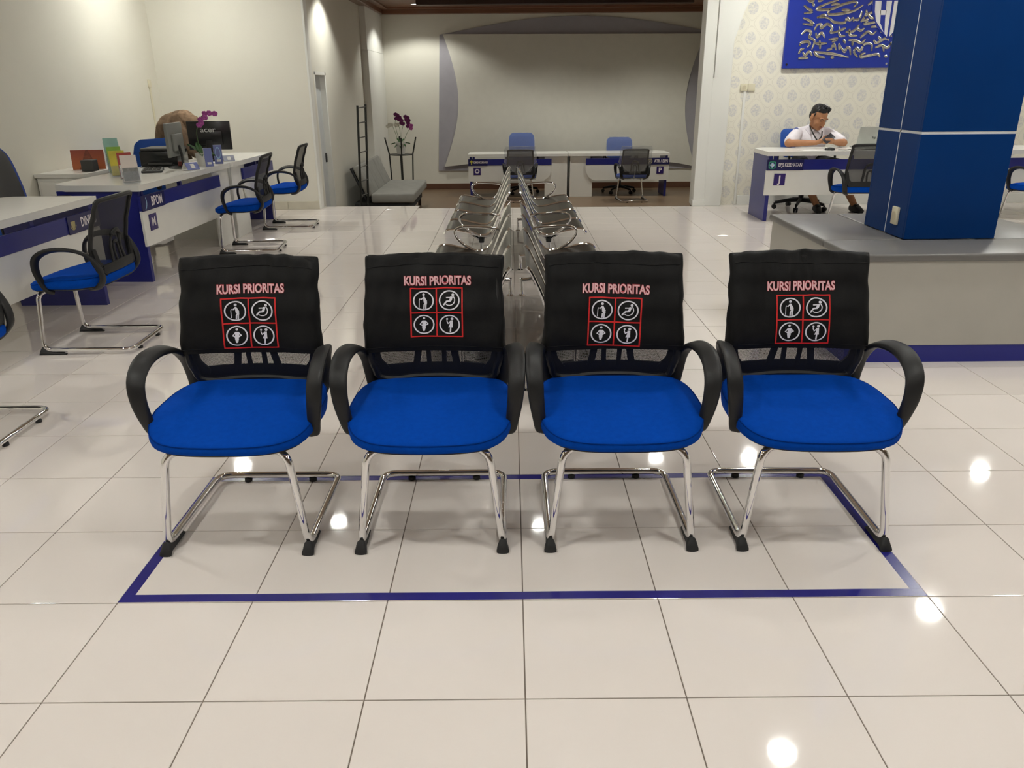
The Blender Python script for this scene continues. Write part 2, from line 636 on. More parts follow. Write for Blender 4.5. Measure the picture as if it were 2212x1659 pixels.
def flat_text(key, c, parent, m, name='lettering', up=(0, 0, 1), right=(1, 0, 0), off=None, flip=False):
    v, f = TXT[key]
    c, R, U = Vector(c), Vector(right), Vector(up)
    g = G().add([c + R * a + U * b for a, b in v], f)
    return obj(name, g, m, parent, smooth=0)


# ------------------------------------------------------------------ 2D pictogram shapes -> triangles
def disc2(c, r, n=16):
    return [[(c[0] + r * cos(2 * pi * i / n), c[1] + r * sin(2 * pi * i / n)) for i in range(n)]]


def ring2(c, r0, r1, n=36, a0=0.0, a1=2 * pi):
    q = []
    for i in range(n):
        a, b = a0 + (a1 - a0) * i / n, a0 + (a1 - a0) * (i + 1) / n
        q.append([(c[0] + r0 * cos(a), c[1] + r0 * sin(a)), (c[0] + r1 * cos(a), c[1] + r1 * sin(a)),
                  (c[0] + r1 * cos(b), c[1] + r1 * sin(b)), (c[0] + r0 * cos(b), c[1] + r0 * sin(b))])
    return q


def line2(pts, w, sub=1):
    q = []
    P = [Vector((p[0], p[1])) for p in pts]
    for a, b in zip(P[:-1], P[1:]):
        d = (b - a).normalized()
        n = Vector((-d.y, d.x)) * w / 2
        for k in range(sub):
            s, e = a.lerp(b, k / sub), a.lerp(b, (k + 1) / sub)
            if k == 0:
                s = s - d * w * 0.3
            if k == sub - 1:
                e = e + d * w * 0.3
            q.append([(s + n)[:], (s - n)[:], (e - n)[:], (e + n)[:]])
    return q


def pictograms():
    """four signs in unit-circle coordinates: elder with cane, wheelchair user, expectant mother, adult with child"""
    E = disc2((0.02, 0.62), 0.13) + [[(-0.06, 0.42), (0.10, 0.42), (0.34, -0.02), (0.30, -0.28), (0.02, -0.2)]]
    E += line2([(0.0, 0.34), (-0.22, 0.14)], 0.10) + line2([(-0.16, 0.12), (-0.36, 0.20), (-0.40, 0.05), (-0.42, -0.66)], 0.07)
    E += line2([(0.22, -0.2), (0.06, -0.42), (0.02, -0.80)], 0.13) + line2([(0.28, -0.2), (0.22, -0.46), (0.20, -0.82)], 0.13)
    W = disc2((0.34, 0.54), 0.14) + [[(0.10, 0.38), (0.34, 0.36), (0.22, -0.04), (-0.06, -0.12)]]
    W += line2([(0.2, 0.28), (-0.28, 0.26)], 0.11) + line2([(0.08, -0.06), (-0.26, -0.10), (-0.54, -0.44)], 0.15)
    W += ring2((0.0, 0.02), 0.46, 0.56, 20, -2.25, 0.75)
    M = disc2((0.0, 0.64), 0.12) + [[(-0.16, 0.40), (0.14, 0.40), (0.22, 0.1), (0.14, -0.2), (0.16, -0.3), (-0.2, -0.3), (-0.18, -0.1)]]
    M += [[(-0.2, -0.28), (0.16, -0.28), (0.06, -0.68), (-0.12, -0.68)]]
    M += line2([(-0.12, 0.36), (-0.38, 0.02), (-0.14, -0.12)], 0.10) + line2([(0.12, 0.36), (0.38, 0.06), (0.14, -0.1)], 0.10)
    C = disc2((0.24, 0.58), 0.14) + disc2((-0.24, 0.56), 0.10)
    C += [[(0.04, 0.40), (0.30, 0.40), (0.30, -0.1), (0.32, -0.3), (-0.14, -0.3), (0.0, 0.0)]]
    C += line2([(0.1, 0.3), (-0.16, 0.1), (-0.26, 0.34)], 0.10) + line2([(-0.26, 0.48), (-0.24, 0.28)], 0.08)
    C += line2([(0.10, -0.26), (0.06, -0.78)], 0.14)
    return [E, W, M, C]


PICTO = pictograms()

# ------------------------------------------------------------------ hall lamps (round ceiling lamps, some added for the front)
LAMPG = emit('lamp_lens', (0.98, 0.985, 0.92), LAMP)
LAMPGD = emit('dim_lamp_lens', (0.98, 0.985, 0.92), LAMP * 0.45)
LAMPGB = emit('bright_lamp_lens', (0.98, 0.985, 0.92), LAMPB)
HALLZ = 3.05


def hall_lamp(x, y, where):
    t = thing('ceiling_light', 'round white ceiling downlight ' + where, 'ceiling light', (x, y, HALLZ), 0, 'hall ceiling lamps')
    obj('lamp_ring', G().lathe([(0.085, -0.001), (0.125, -0.001), (0.125, -0.012), (0.110, -0.026), (0.085, -0.026), (0.085, -0.001)], seg=28), WHITEP, t)
    obj('lens', G().lathe([(0.0005, -0.004), (0.084, -0.004), (0.084, -0.016), (0.0005, -0.018)], seg=24), (LAMPGD if (y > 2.0 and abs(x) < 1.5) else LAMPG) if y < 4.0 else (LAMPGB if abs(x) > 2.2 else LAMPGD), t)


for x, y, w in ((-1.95, 5.95, 'over the left aisle'), (0.27, 5.85, 'over the steel benches'), (1.88, 2.72, 'over the grey bench corner'),
                (3.75, 4.35, 'beyond the blue pillar'), (5.7, 7.0, 'at the far right counter'), (3.0, 7.45, 'before the wallpapered wall'),
                (-3.45, 7.35, 'over the left counter end'), (-0.98, 7.55, 'by the step left of centre'), (1.82, 7.5, 'by the step right of centre'),
                (-3.2, 2.1, 'added over the nearest left counter'), (-1.1, 2.1, 'added behind the two left priority chairs'), (1.0, 2.1, 'added behind the two right priority chairs'), (3.3, 2.1, 'added over the front of the pillar bench'),  # three front rows added to brighten the near floor
                (-3.2, 0.0, 'added by the left wall'), (-1.1, 0.0, 'added left of the walkway'), (1.0, 0.0, 'added right of the walkway'), (3.3, 0.0, 'added on the right side of the hall'),
                (-3.2, -2.1, 'added near the entrance on the left'), (-1.1, -2.1, 'added near the entrance left of centre'), (1.0, -2.1, 'added near the entrance right of centre'), (3.3, -2.1, 'added near the entrance on the right'), (5.7, 1.0, 'by the right wall'), (6.3, 3.8, 'in the right corner')):
    hall_lamp(x, y, w)


def downlight(x, y, z, label, energy, ang=62, blend=0.5):
    """recessed downlight: trim ring, glowing lens and the beam it throws"""
    t = thing('recessed_downlight', label, 'downlight', (x, y, z), 0, 'alcove downlights')
    obj('lamp_ring', G().lathe([(0.055, -0.001), (0.075, -0.001), (0.075, -0.010), (0.055, -0.012), (0.055, -0.001)], seg=24), WHITEP, t)
    obj('lens', G().lathe([(0.0005, -0.002), (0.054, -0.002), (0.054, -0.008), (0.0005, -0.009)], seg=24), emit('downlight_lens', (1.0, 0.97, 0.9), 18.0), t)
    ld = bpy.data.lights.new('downlight_beam', 'SPOT')
    ld.energy = energy
    ld.spot_size = radians(ang * 2)
    ld.spot_blend = blend
    ld.shadow_soft_size = 0.05
    ld.color = (1.0, 0.985, 0.90)
    lo = bpy.data.objects.new('downlight_beam', ld)
    COL.objects.link(lo)
    lo.parent = t
    lo.location = (0, 0, -0.02)


# ------------------------------------------------------------------ the hall
def struct(name, g, m, smooth=0):
    return tag(obj(name, g, m, None, smooth=smooth), kind='structure')


EDGE = 8.5          # the tiled floor ends here in a step down to the alcove
S = 0.4
XL, XR, YB = -4.25, 8.2, -5.2
SUNK = -0.42
floor = struct('floor', G().b2(XL, XR, YB, EDGE, -0.42, -0.003).b2(XL, -1.2, EDGE, 8.72, -0.42, -0.003).b2(2.30, XR, EDGE, 8.72, -0.42, -0.003), GROUT)
tile_mesh = None
JT = 0.0017


def project(p):
    d = Vector(p) - CAM
    z = d.dot(FW)
    if z < 0.05:
        return None
    return (1106 + 1681.579 * d.dot(RT) / z, 829.5 - 1681.579 * d.dot(UP) / z)


cells = []
for i in range(-11, 21):
    for j in range(-13, 22):
        x0, y0 = i * S, j * S
        x1, y1 = x0 + S, y0 + S
        x0, x1 = max(x0, XL), min(x1, XR)
        lim = 8.72 if (x1 <= -1.19 or x0 >= 2.39) else EDGE
        y1 = min(y1, lim)
        if x1 - x0 < 0.02 or y1 - y0 < 0.02:
            continue
        full = abs(x1 - x0 - S) < 1e-6 and abs(y1 - y0 - S) < 1e-6
        pr = [project((x, y, 0)) for x, y in ((x0, y0), (x1, y0), (x1, y1), (x0, y1))]
        area = 0
        if all(pr) and full:
            px = [min(max(p[0], 0), 2212) for p in pr]
            py = [min(max(p[1], 0), 1659) for p in pr]
            area = abs(sum(px[k] * py[(k + 1) % 4] - px[(k + 1) % 4] * py[k] for k in range(4))) / 2
        cells.append((area, x0, x1, y0, y1, full))
cells.sort(reverse=True)


def tile_geo(g, x0, x1, y0, y1, bev=0.0012):
    zt, zb = 0.0, -0.003
    a = [(x0, y0), (x1, y0), (x1, y1), (x0, y1)]
    b = [(x0 + bev, y0 + bev), (x1 - bev, y0 + bev), (x1 - bev, y1 - bev), (x0 + bev, y1 - bev)]
    v = [(x, y, zb) for x, y in a] + [(x, y, zt - bev * 0.6) for x, y in a] + [(x, y, zt) for x, y in b]
    f = [(8, 9, 10, 11)]
    for k in range(4):
        l = (k + 1) % 4
        f += [(k, l, 4 + l, 4 + k), (4 + k, 4 + l, 8 + l, 8 + k)]
    g.add(v, f)


h = S / 2 - JT
g = G()
tile_geo(g, -h, h, -h, h)
rest = G()
nt_ = 0
for area, x0, x1, y0, y1, full in cells:
    if nt_ < 300 and area > 0:
        if tile_mesh is None:
            o = obj('tile', g, TILE, floor, smooth=0)
            tile_mesh = o.data
        else:
            o = bpy.data.objects.new('tile', tile_mesh)
            COL.objects.link(o)
            o.parent = floor
        o.location = ((x0 + x1) / 2, (y0 + y1) / 2, 0)
        nt_ += 1
    else:
        tile_geo(rest, x0 + JT, x1 - JT, y0 + JT, y1 - JT)
tag(obj('far_tiles', rest, TILE, floor, smooth=0), kind='stuff')

# walls
struct('wall_left', G().b2(XL - 0.15, XL, YB, 8.6, 0, HALLZ), WALLM)
struct('wall_partition', G().b2(XL, -2.43, 8.5, 8.62, 0, HALLZ), WALLM)
struct('wall_entrance', G().b2(XL, XR, YB - 0.15, YB, 0, HALLZ), mat('brown_entrance_wall', (0.20, 0.15, 0.11), 0.6))
struct('wall_right', G().b2(XR, XR + 0.15, YB, 8.8, 0, HALLZ), WALLW)
struct('wall_wallpaper', G().b2(2.62, XR, 8.60, 8.78, 0, HALLZ), WALLPAPER)
struct('ceiling', G().b2(XL, XR, YB, 8.62, HALLZ, HALLZ + 0.15), CEILM)
base = tag(bpy.data.objects.new('baseboard_partition', None), kind='structure')
COL.objects.link(base)
for k in range(5):
    x0 = -2.44 - 0.40 * (k + 1)
    obj('tile', G().b2(x0 + 0.002, x0 + 0.398, 8.488, 8.502, 0.0, 0.10, 0.002, 1), mat('cream_skirting_tile', (0.66, 0.62, 0.50), 0.25, var=0.05), base)
struct('trim_1', G().b2(-2.445, -2.43 + 0.012, 8.490, 8.64, 0, HALLZ, 0.003, 1), WALLW)
struct('baseboard_wallpaper', G().b2(2.86, XR, 8.585, 8.60, 0, 0.115, 0.003, 1), WALLW)
struct('baseboard_left', G().b2(XL, XL + 0.012, YB, 8.5, 0, 0.10, 0.002, 1), mat('cream_skirting_tile', (0.66, 0.62, 0.50), 0.25))

# white portal pillar right of the alcove with the curved haunch under the beam
pl = struct('wall_portal', G().b2(2.30, 2.64, 8.52, 8.80, 0, HALLZ, 0.004, 1).b2(2.285, 2.42, 8.505, 8.60, 0, HALLZ, 0.004, 1), WALLW)
obj('plinth', G().b2(2.275, 2.43, 8.495, 8.60, 0, 0.075, 0.004, 1), WALLW, pl)
hp = [(2.43, 1.52), (2.52, 1.66), (2.60, 1.82), (2.655, 2.0), (2.71, 2.2), (2.79, 2.40), (2.90, 2.62), (3.06, 2.85), (3.25, 3.05), (2.43, 3.05)]
obj('haunch', G().prism(hp, 8.49, 8.598), WALLW, pl)

# alcove shell (two steps lower)
AY = 14.05
struct('floor_alcove', G().b2(-2.6, 3.8, 8.3, AY + 0.1, SUNK - 0.1, SUNK), PLANKM)
struct('wall_back', G().b2(-2.6, 3.8, AY, AY + 0.12, SUNK, 2.9), WALLA)
wal = struct('wall_alcove_left', G().b2(-2.60, -2.45, 9.50, AY, SUNK, 2.9).b2(-2.60, -2.45, 8.62, 8.86, SUNK, 2.9).b2(-2.60, -2.45, 8.86, 9.50, 1.63, 2.9), WALLA)
obj('pilaster', G().b2(-2.45, -2.345, 12.35, AY, SUNK, 2.02, 0.003, 1), WALLW, wal)
obj('pilaster_upper', G().b2(-2.45, -2.352, 12.35, AY, 2.025, 2.68, 0.003, 1), WALLW, wal)
struct('wall_alcove_right', G().b2(3.7, 3.8, 8.78, AY, SUNK, 2.9), WALLA)
struct('wall_lintel', G().b2(-2.43, 2.64, 8.5, 8.62, 2.58, HALLZ), WALLW)
ca = struct('ceiling_alcove', G().b2(-2.6, 3.8, 8.62, AY, 2.79, 2.9), BROWNWOOD)
for k in range(11):
    y0 = 12.0 + 0.16 * k
    if y0 < 13.7:
        obj('plank', G().b2(-2.4, 3.7, y0, y0 + 0.152, 2.772, 2.79, 0.004, 1), BROWNWOOD, ca)
tr1 = struct('trim_2', G().b2(-2.45, 3.7, 13.86, AY, 2.675, 2.79, 0.006, 1).b2(-2.45, 3.7, 13.74, 13.87, 2.745, 2.79, 0.006, 1), BROWNWOOD)
struct('trim_3', G().b2(-2.45, -2.30, 8.62, 13.86, 2.675, 2.79, 0.006, 1).b2(-2.31, -2.19, 8.62, 13.74, 2.745, 2.79, 0.006, 1), BROWNWOOD)
struct('trim_4', G().b2(-1.55, 3.0, 12.55, 12.75, 2.70, 2.79, 0.01, 1), mat_wood('dark_wood_beam', (0.025, 0.012, 0.008), (0.05, 0.022, 0.014), 0, 20, 0.3))
struct('baseboard_back', G().b2(-2.45, 3.7, AY - 0.02, AY, SUNK, SUNK + 0.11, 0.004, 1), SKIRTW)
downlight(-1.63, 13.15, 2.770, 'glowing recessed downlight in the brown wooden ceiling', 88, 66, 0.35)
downlight(-2.02, 9.45, 2.785, 'recessed downlight beside the white side door', 95, 60, 0.45)
downlight(2.6, 12.05, 2.785, 'added downlight at the right of the wooden ceiling, lighting the back wall', 150, 66, 0.6)  # added to light the back wall while sparing the desk fronts
downlight(0.6, 12.05, 2.785, 'added downlight in the middle of the wooden ceiling, lighting the back wall', 155, 66, 0.6)  # added likewise, to lift the middle of the back wall

# door in the alcove's left wall
dr = struct('door_1', G().b2(-2.56, -2.52, 8.90, 9.46, SUNK, 1.59, 0.004, 1), mat('door_greywhite', (0.58, 0.61, 0.62), 0.4))
obj('door_frame', G().b2(-2.60, -2.448, 8.86, 8.90, SUNK, 1.63, 0.003, 1).b2(-2.60, -2.448, 9.46, 9.50, SUNK, 1.63, 0.003, 1).b2(-2.60, -2.448, 8.86, 9.50, 1.59, 1.63, 0.003, 1), WALLW, dr)
obj('door_handle', G().b2(-2.52, -2.495, 9.37, 9.40, 0.50, 0.62, 0.004, 1), DGREYP, dr)
obj('door_panel', G().b2(-2.522, -2.512, 8.98, 9.36, SUNK + 0.2, 1.45, 0.006, 1), mat('door_greywhite', (0.58, 0.61, 0.62), 0.4), dr)

# feature panel on the back wall: lavender surround and a raised pale board with hollow sides
fp = thing('wall_feature_panel', 'large pale board with hollow curved sides in a lavender surround on the back wall', 'wall panel', (0, AY, 0))
arc = [(-1.41, -0.07), (-1.30, 2.34), (-1.10, 2.37)]
for k in range(1, 24):
    t = k / 24
    arc.append((-1.10 + (3.58 + 1.10) * t, 2.37 + 0.265 * sin(pi * t)))
arc += [(3.58, 2.37), (3.62, -0.06)]
obj('lavender_surround', G().prism(arc, -0.02, -0.001), LAVENDER, fp)
L0 = [(-1.29, 0.01)]
for k in range(1, 20):
    t = k / 20
    L0.append((-1.29 + 0.055 * t + 0.275 * sin(pi * t), 0.01 + (2.345 - 0.01) * t))
L0.append((-1.235, 2.345))
Rr = [(3.545, 2.32)]
for k in range(1, 20):
    t = k / 20
    Rr.append((3.545 - 0.02 * t - 0.27 * sin(pi * t), 2.32 + (-0.02 - 2.32) * t))
Rr.append((3.525, -0.02))
Bm = [(3.525 + (-1.29 - 3.525) * k / 16, 0.0 + 0.20 * sin(pi * k / 16)) for k in range(1, 16)]
obj('raised_board', G().prism(L0 + Rr + Bm, -0.075, -0.021), mat('pale_grey_board', (0.66, 0.645, 0.575), 0.65, var=0.02), fp)


# ------------------------------------------------------------------ blue tape rectangle on the floor
def tape():
    g = G()
    x0, x1, y0, y1, w, z0, z1 = -1.2, 1.2, 0.403, 1.197, 0.036, 0.0, 0.0006
    n = 24
    for ya, yb, seed in ((y0, y0 + w, 1), (y1 - w, y1, 2)):
        v, f = [], []
        for k in range(n + 1):
            x = x0 + (x1 - x0) * k / n
            d = 0.002 * noise.noise((x * 3, seed * 5, 0))
            v += [(x, ya + d * 0.5, z1), (x, yb + d, z1), (x, ya + d * 0.5, z0), (x, yb + d, z0)]
        for k in range(n):
            a = k * 4
            f += [(a, a + 4, a + 5, a + 1), (a, a + 2, a + 6, a + 4), (a + 1, a + 5, a + 7, a + 3)]
        g.add(v, f)
    g.b2(x0, x0 + w, y0 + w, y1 - w, z0, z1)
    g.b2(x1 - w, x1, y0 + w, y1 - w, z0, z1)
    return tag(obj('floor_tape', g, TAPE, smooth=0), 'blue tape rectangle stuck on the floor around the priority chairs', 'floor tape')


tape()


# ------------------------------------------------------------------ visitor chair (cantilever frame, net back, loop arms)
def back_y(z):
    """side profile of the backrest: y of its front face at height z"""
    K = [(0.40, 0.185), (0.46, 0.165), (0.53, 0.148), (0.60, 0.145), (0.70, 0.165), (0.80, 0.198), (0.89, 0.232)]
    if z <= K[0][0]:
        return K[0][1]
    for (a, ya), (b, yb) in zip(K[:-1], K[1:]):
        if z <= b:
            t = (z - a) / (b - a)
            t = t * t * (3 - 2 * t) * 0.5 + t * 0.5
            return ya + (yb - ya) * t
    return K[-1][1] + (z - K[-1][0]) * 0.4


def back_p(x, z, off=0.0):
    return (x, back_y(z) - 0.42 * x * x + off, z)


def back_hw(z):
    if z < 0.55:
        t = (z - 0.44) / 0.11
        return 0.195 + 0.038 * max(0, t) ** 0.7
    return 0.231 - 0.014 * (z - 0.55) / 0.33


def seat_outline(n=64, grow=0.0):
    """top view of the cushion: broad rounded front, narrower squarish rear"""
    P = [(0, -0.288), (0.11, -0.281), (0.185, -0.257), (0.238, -0.206), (0.262, -0.13), (0.268, -0.04), (0.263, 0.045), (0.244, 0.115), (0.203, 0.163), (0.13, 0.180), (0, 0.184)]
    full = P + [(-x, y) for x, y in reversed(P[1:-1])]
    sm = smoothpath([(x, y, 0) for x, y in full], 4, True)
    out = []
    for p in sm:
        d = Vector((p.x, p.y + 0.04))
        out.append((p.x + d.normalized().x * grow, p.y + d.normalized().y * grow))
    return out


def seat_z(x, y):
    """height of the sewn edge: level at the rear, dipping to the front lip"""
    t = min(1.0, max(0.0, (-0.06 - y) / 0.23))
    return 0.442 + 0.012 * max(0.0, y) / 0.18 - 0.040 * t * t * (3 - 2 * t)


def seat_th(y):
    return 0.034 + 0.022 * min(1.0, max(0.0, (y + 0.28) / 0.22))


def build_chair_parts(t, covered, seed=0):
    """all parts of one visitor chair under the empty t; +y is the back"""
    # chrome frame
    r = 0.0128
    half = [(0.0, -0.165, 0.356), (0.11, -0.185, 0.356), (0.192, -0.226, 0.352), (0.231, -0.236, 0.029), (0.231, 0.262, 0.0265)]
    path = half + [(-x, y, z) for x, y, z in reversed(half[1:])]
    pts = fillet(path, [0, 0.05, 0.055, 0.05, 0.055, 0.055, 0.05, 0.055, 0.05], 7)
    obj('chrome_frame', G().tube(pts, r, 12), CHROME, t)
    for sx in (-1, 1):
        # front glide: wedge shoe below the bend, running back under the runner
        g = G()
        rings = []
        for y, w, z1 in ((-0.262, 0.020, 0.012), (-0.258, 0.021, 0.028), (-0.245, 0.019, 0.047), (-0.225, 0.015, 0.036), (-0.19, 0.013, 0.021), (-0.13, 0.011, 0.015), (-0.115, 0.009, 0.010)):
            z0 = 0.0
            rings.append([(sx * 0.231 + w * cos(a) * (1.0 if sin(a) < 0 else 0.82), y, z0 + (z1 - z0) * (0.5 + 0.5 * sin(a))) for a in [2 * pi * k / 12 + pi / 12 for k in range(12)]])
        obj('rubber_foot', g.rings(rings), RUBBER, t)
        obj('rear_pad', G().lathe([(0.011, 0.0), (0.014, 0.001), (0.014, 0.013), (0.011, 0.015)], (sx * 0.125, 0.262, 0), 14), RUBBER, t)
    # cushion: rounded slab with a sewn edge
    g = G()
    ol = seat_outline()
    rings = []
    for gr, tf_, dz in ((-0.05, 1.0, 0.0), (-0.012, 0.98, 0.0), (0.0, 0.80, 0.0), (0.003, 0.45, 0.0), (0.001, 0.10, 0.0), (-0.004, 0.0, 0.002), (-0.014, 0.0, 0.006), (-0.05, 0.0, 0.011), (-0.12, 0.0, 0.014)):
        ring = []
        for (x, y) in seat_outline(grow=gr):
            n_ = 0.002 * noise.noise((x * 9, y * 9, seed * 3.1 + dz * 20))
            ring.append((x, y, seat_z(x, y) - tf_ * seat_th(y) + dz + n_))
        rings.append(ring)
    g.rings(rings)
    st = obj('seat', g, BLUEF, t, smooth=50)
    seam = [(x, y, seat_z(x, y) - 0.0025) for x, y in seat_outline(grow=0.0005)]
    obj('seam', G().tube(seam, 0.0022, 6, True), BLUES, st)
    shell = []
    for gr, dz in ((-0.10, -0.014), (-0.035, -0.012), (-0.014, -0.004), (-0.014, 0.004)):
        shell.append([(x, y, seat_z(x, y) - seat_th(y) + dz) for x, y in seat_outline(grow=gr)])
    obj('seat_shell', G().rings(shell), BLKPL, t)
    # back frame: one closed moulded loop
    zt, zb = 0.860, 0.452
    lp = []
    for k in range(13):
        z = zb + 0.015 + (zt - 0.035 - zb) * k / 12
        lp.append(back_p(back_hw(z) - 0.008, z, 0.006))
    lp += [back_p(0.215, zt - 0.012, 0.006), back_p(0.19, zt, 0.006), back_p(0.1, zt + 0.004, 0.006), back_p(0, zt + 0.005, 0.006)]
    rgt = lp
    lft = [(-x, y, z) for x, y, z in reversed(lp[:-1])]
    bot = [back_p(-0.15, zb + 0.003, 0.006), back_p(-0.08, zb + 0.010, 0.006), back_p(0, zb + 0.012, 0.006), back_p(0.08, zb + 0.010, 0.006), back_p(0.15, zb + 0.003, 0.006)]
    loop = smoothpath(rgt + lft + bot, 2, True)
    g = G()
    g.tube(loop, 0.0135, 8, True, None, 1.0, 1.0)
    obj('back_frame', g, BLKPL, t)
    # net cloth
    g = G()
    nu, nv = 16, 16
    v = []
    for j in range(nv + 1):
        z = zb + 0.012 + (zt - 0.008 - zb - 0.012) * j / nv
        hw = back_hw(z) - 0.012
        for i in range(nu + 1):
            v.append(back_p(-hw + 2 * hw * i / nu, z, 0.0))
    f = [(j * (nu + 1) + i, j * (nu + 1) + i + 1, (j + 1) * (nu + 1) + i + 1, (j + 1) * (nu + 1) + i) for j in range(nv) for i in range(nu)]
    g.add(v, f)
    obj('back_net', g, NETNEAR if covered else NETCHAIR, t)
    # lumbar support behind the net: lower bar, outer arch, inner arch
    g = G()

    def band(zx):
        return [back_p(x, z, 0.022) for x, z in zx]
    g.strip(smoothpath(band([(-0.19, 0.476), (-0.1, 0.480), (0, 0.482), (0.1, 0.480), (0.19, 0.476)]), 4), 0.030, 0.006, (0, 0, 1), 8)
    for sx in (-1, 1):
        gp = [(0.178, 0.448), (0.228, 0.50), (0.232, 0.60), (0.205, 0.60), (0.190, 0.53), (0.165, 0.495)]
        vv = [back_p(sx * x, z, 0.016) for x, z in gp] + [back_p(sx * x, z, 0.026) for x, z in gp]
        g.add(vv, [(0, 1, 2, 3, 4, 5), (11, 10, 9, 8, 7, 6)] + [(i, 6 + i, 6 + (i + 1) % 6, (i + 1) % 6) for i in range(6)])
    sup = obj('lumbar_support', g, BLKPL, t)
    g = G()
    g.strip(smoothpath(band([(-0.075, 0.49), (-0.062, 0.56), (-0.056, 0.62), (-0.040, 0.662), (0, 0.676), (0.040, 0.662), (0.056, 0.62), (0.062, 0.56), (0.075, 0.49)]), 5),
            0.0125, 0.006, lambda u: (cos(pi * (1 - u)) * -1.0, 0, sin(pi * u)) if 0.05 < u < 0.95 else ((1, 0, 0) if u <= 0.05 else (-1, 0, 0)), 8)
    obj('outer_arch', g, BLKPL, sup)
    g = G()
    g.strip(smoothpath(band([(-0.026, 0.49), (-0.027, 0.56), (-0.020, 0.600), (0, 0.612), (0.020, 0.600), (0.027, 0.56), (0.026, 0.49)]), 5),
            0.0085, 0.006, lambda u: (cos(pi * (1 - u)) * -1.0, 0, sin(pi * u)) if 0.05 < u < 0.95 else ((1, 0, 0) if u <= 0.05 else (-1, 0, 0)), 8)
    obj('inner_arch', g, BLKPL, sup)
    # loop arms with the bracket running down behind the cushion
    for sx in (-1, 1):
        P = [(0.240, -0.105, 0.366), (0.259, -0.128, 0.382), (0.266, -0.148, 0.430), (0.275, -0.160, 0.500), (0.280, -0.146, 0.562), (0.2815, -0.092, 0.600),
             (0.278, -0.020, 0.613), (0.268, 0.060, 0.604), (0.256, 0.120, 0.576), (0.244, 0.155, 0.532), (0.237, 0.172, 0.482), (0.226, 0.170, 0.432), (0.205, 0.130, 0.388), (0.18, 0.08, 0.372)]
        pts = smoothpath([(sx * x, y, z) for x, y, z in P], 5)

        def wd(u, sx=sx):
            return (sx * 1.0, -0.25 + 0.3 * u, 0.35)

        def wid(u):
            return 0.014 + 0.0150 * sin(pi * min(1, u * 1.25)) ** 1.3 if u < 0.66 else 0.017 + 0.008 * sin(pi * (u - 0.5))
        obj('armrest', G().strip(pts, wid, 0.0110, wd, 14, 2.8), BLKPL, t)
    return t


# priority cover: a black fabric hood pulled over the backrest
def cover_front(x, z, seed):
    """depth of folds on the hood's front (towards the sitter is negative y)"""
    t = max(0.0, (z - 0.60) / 0.28)
    fold = 0.0125 * t * noise.noise((x * 26 + 6 * (0.88 - z) * sin(seed), z * 4.5, seed * 7.3))
    fold += 0.006 * noise.noise((x * 11, z * 10, seed * 3.3 + 4))
    fold += 0.004 * noise.noise((x * 40, z * 9, seed * 1.7)) * t
    return fold


def cover_pt(x, z, seed, off):
    p = back_p(x, z, -0.016 + off)
    return (p[0], p[1] + cover_front(x, z, seed), p[2])


EV = 0.90


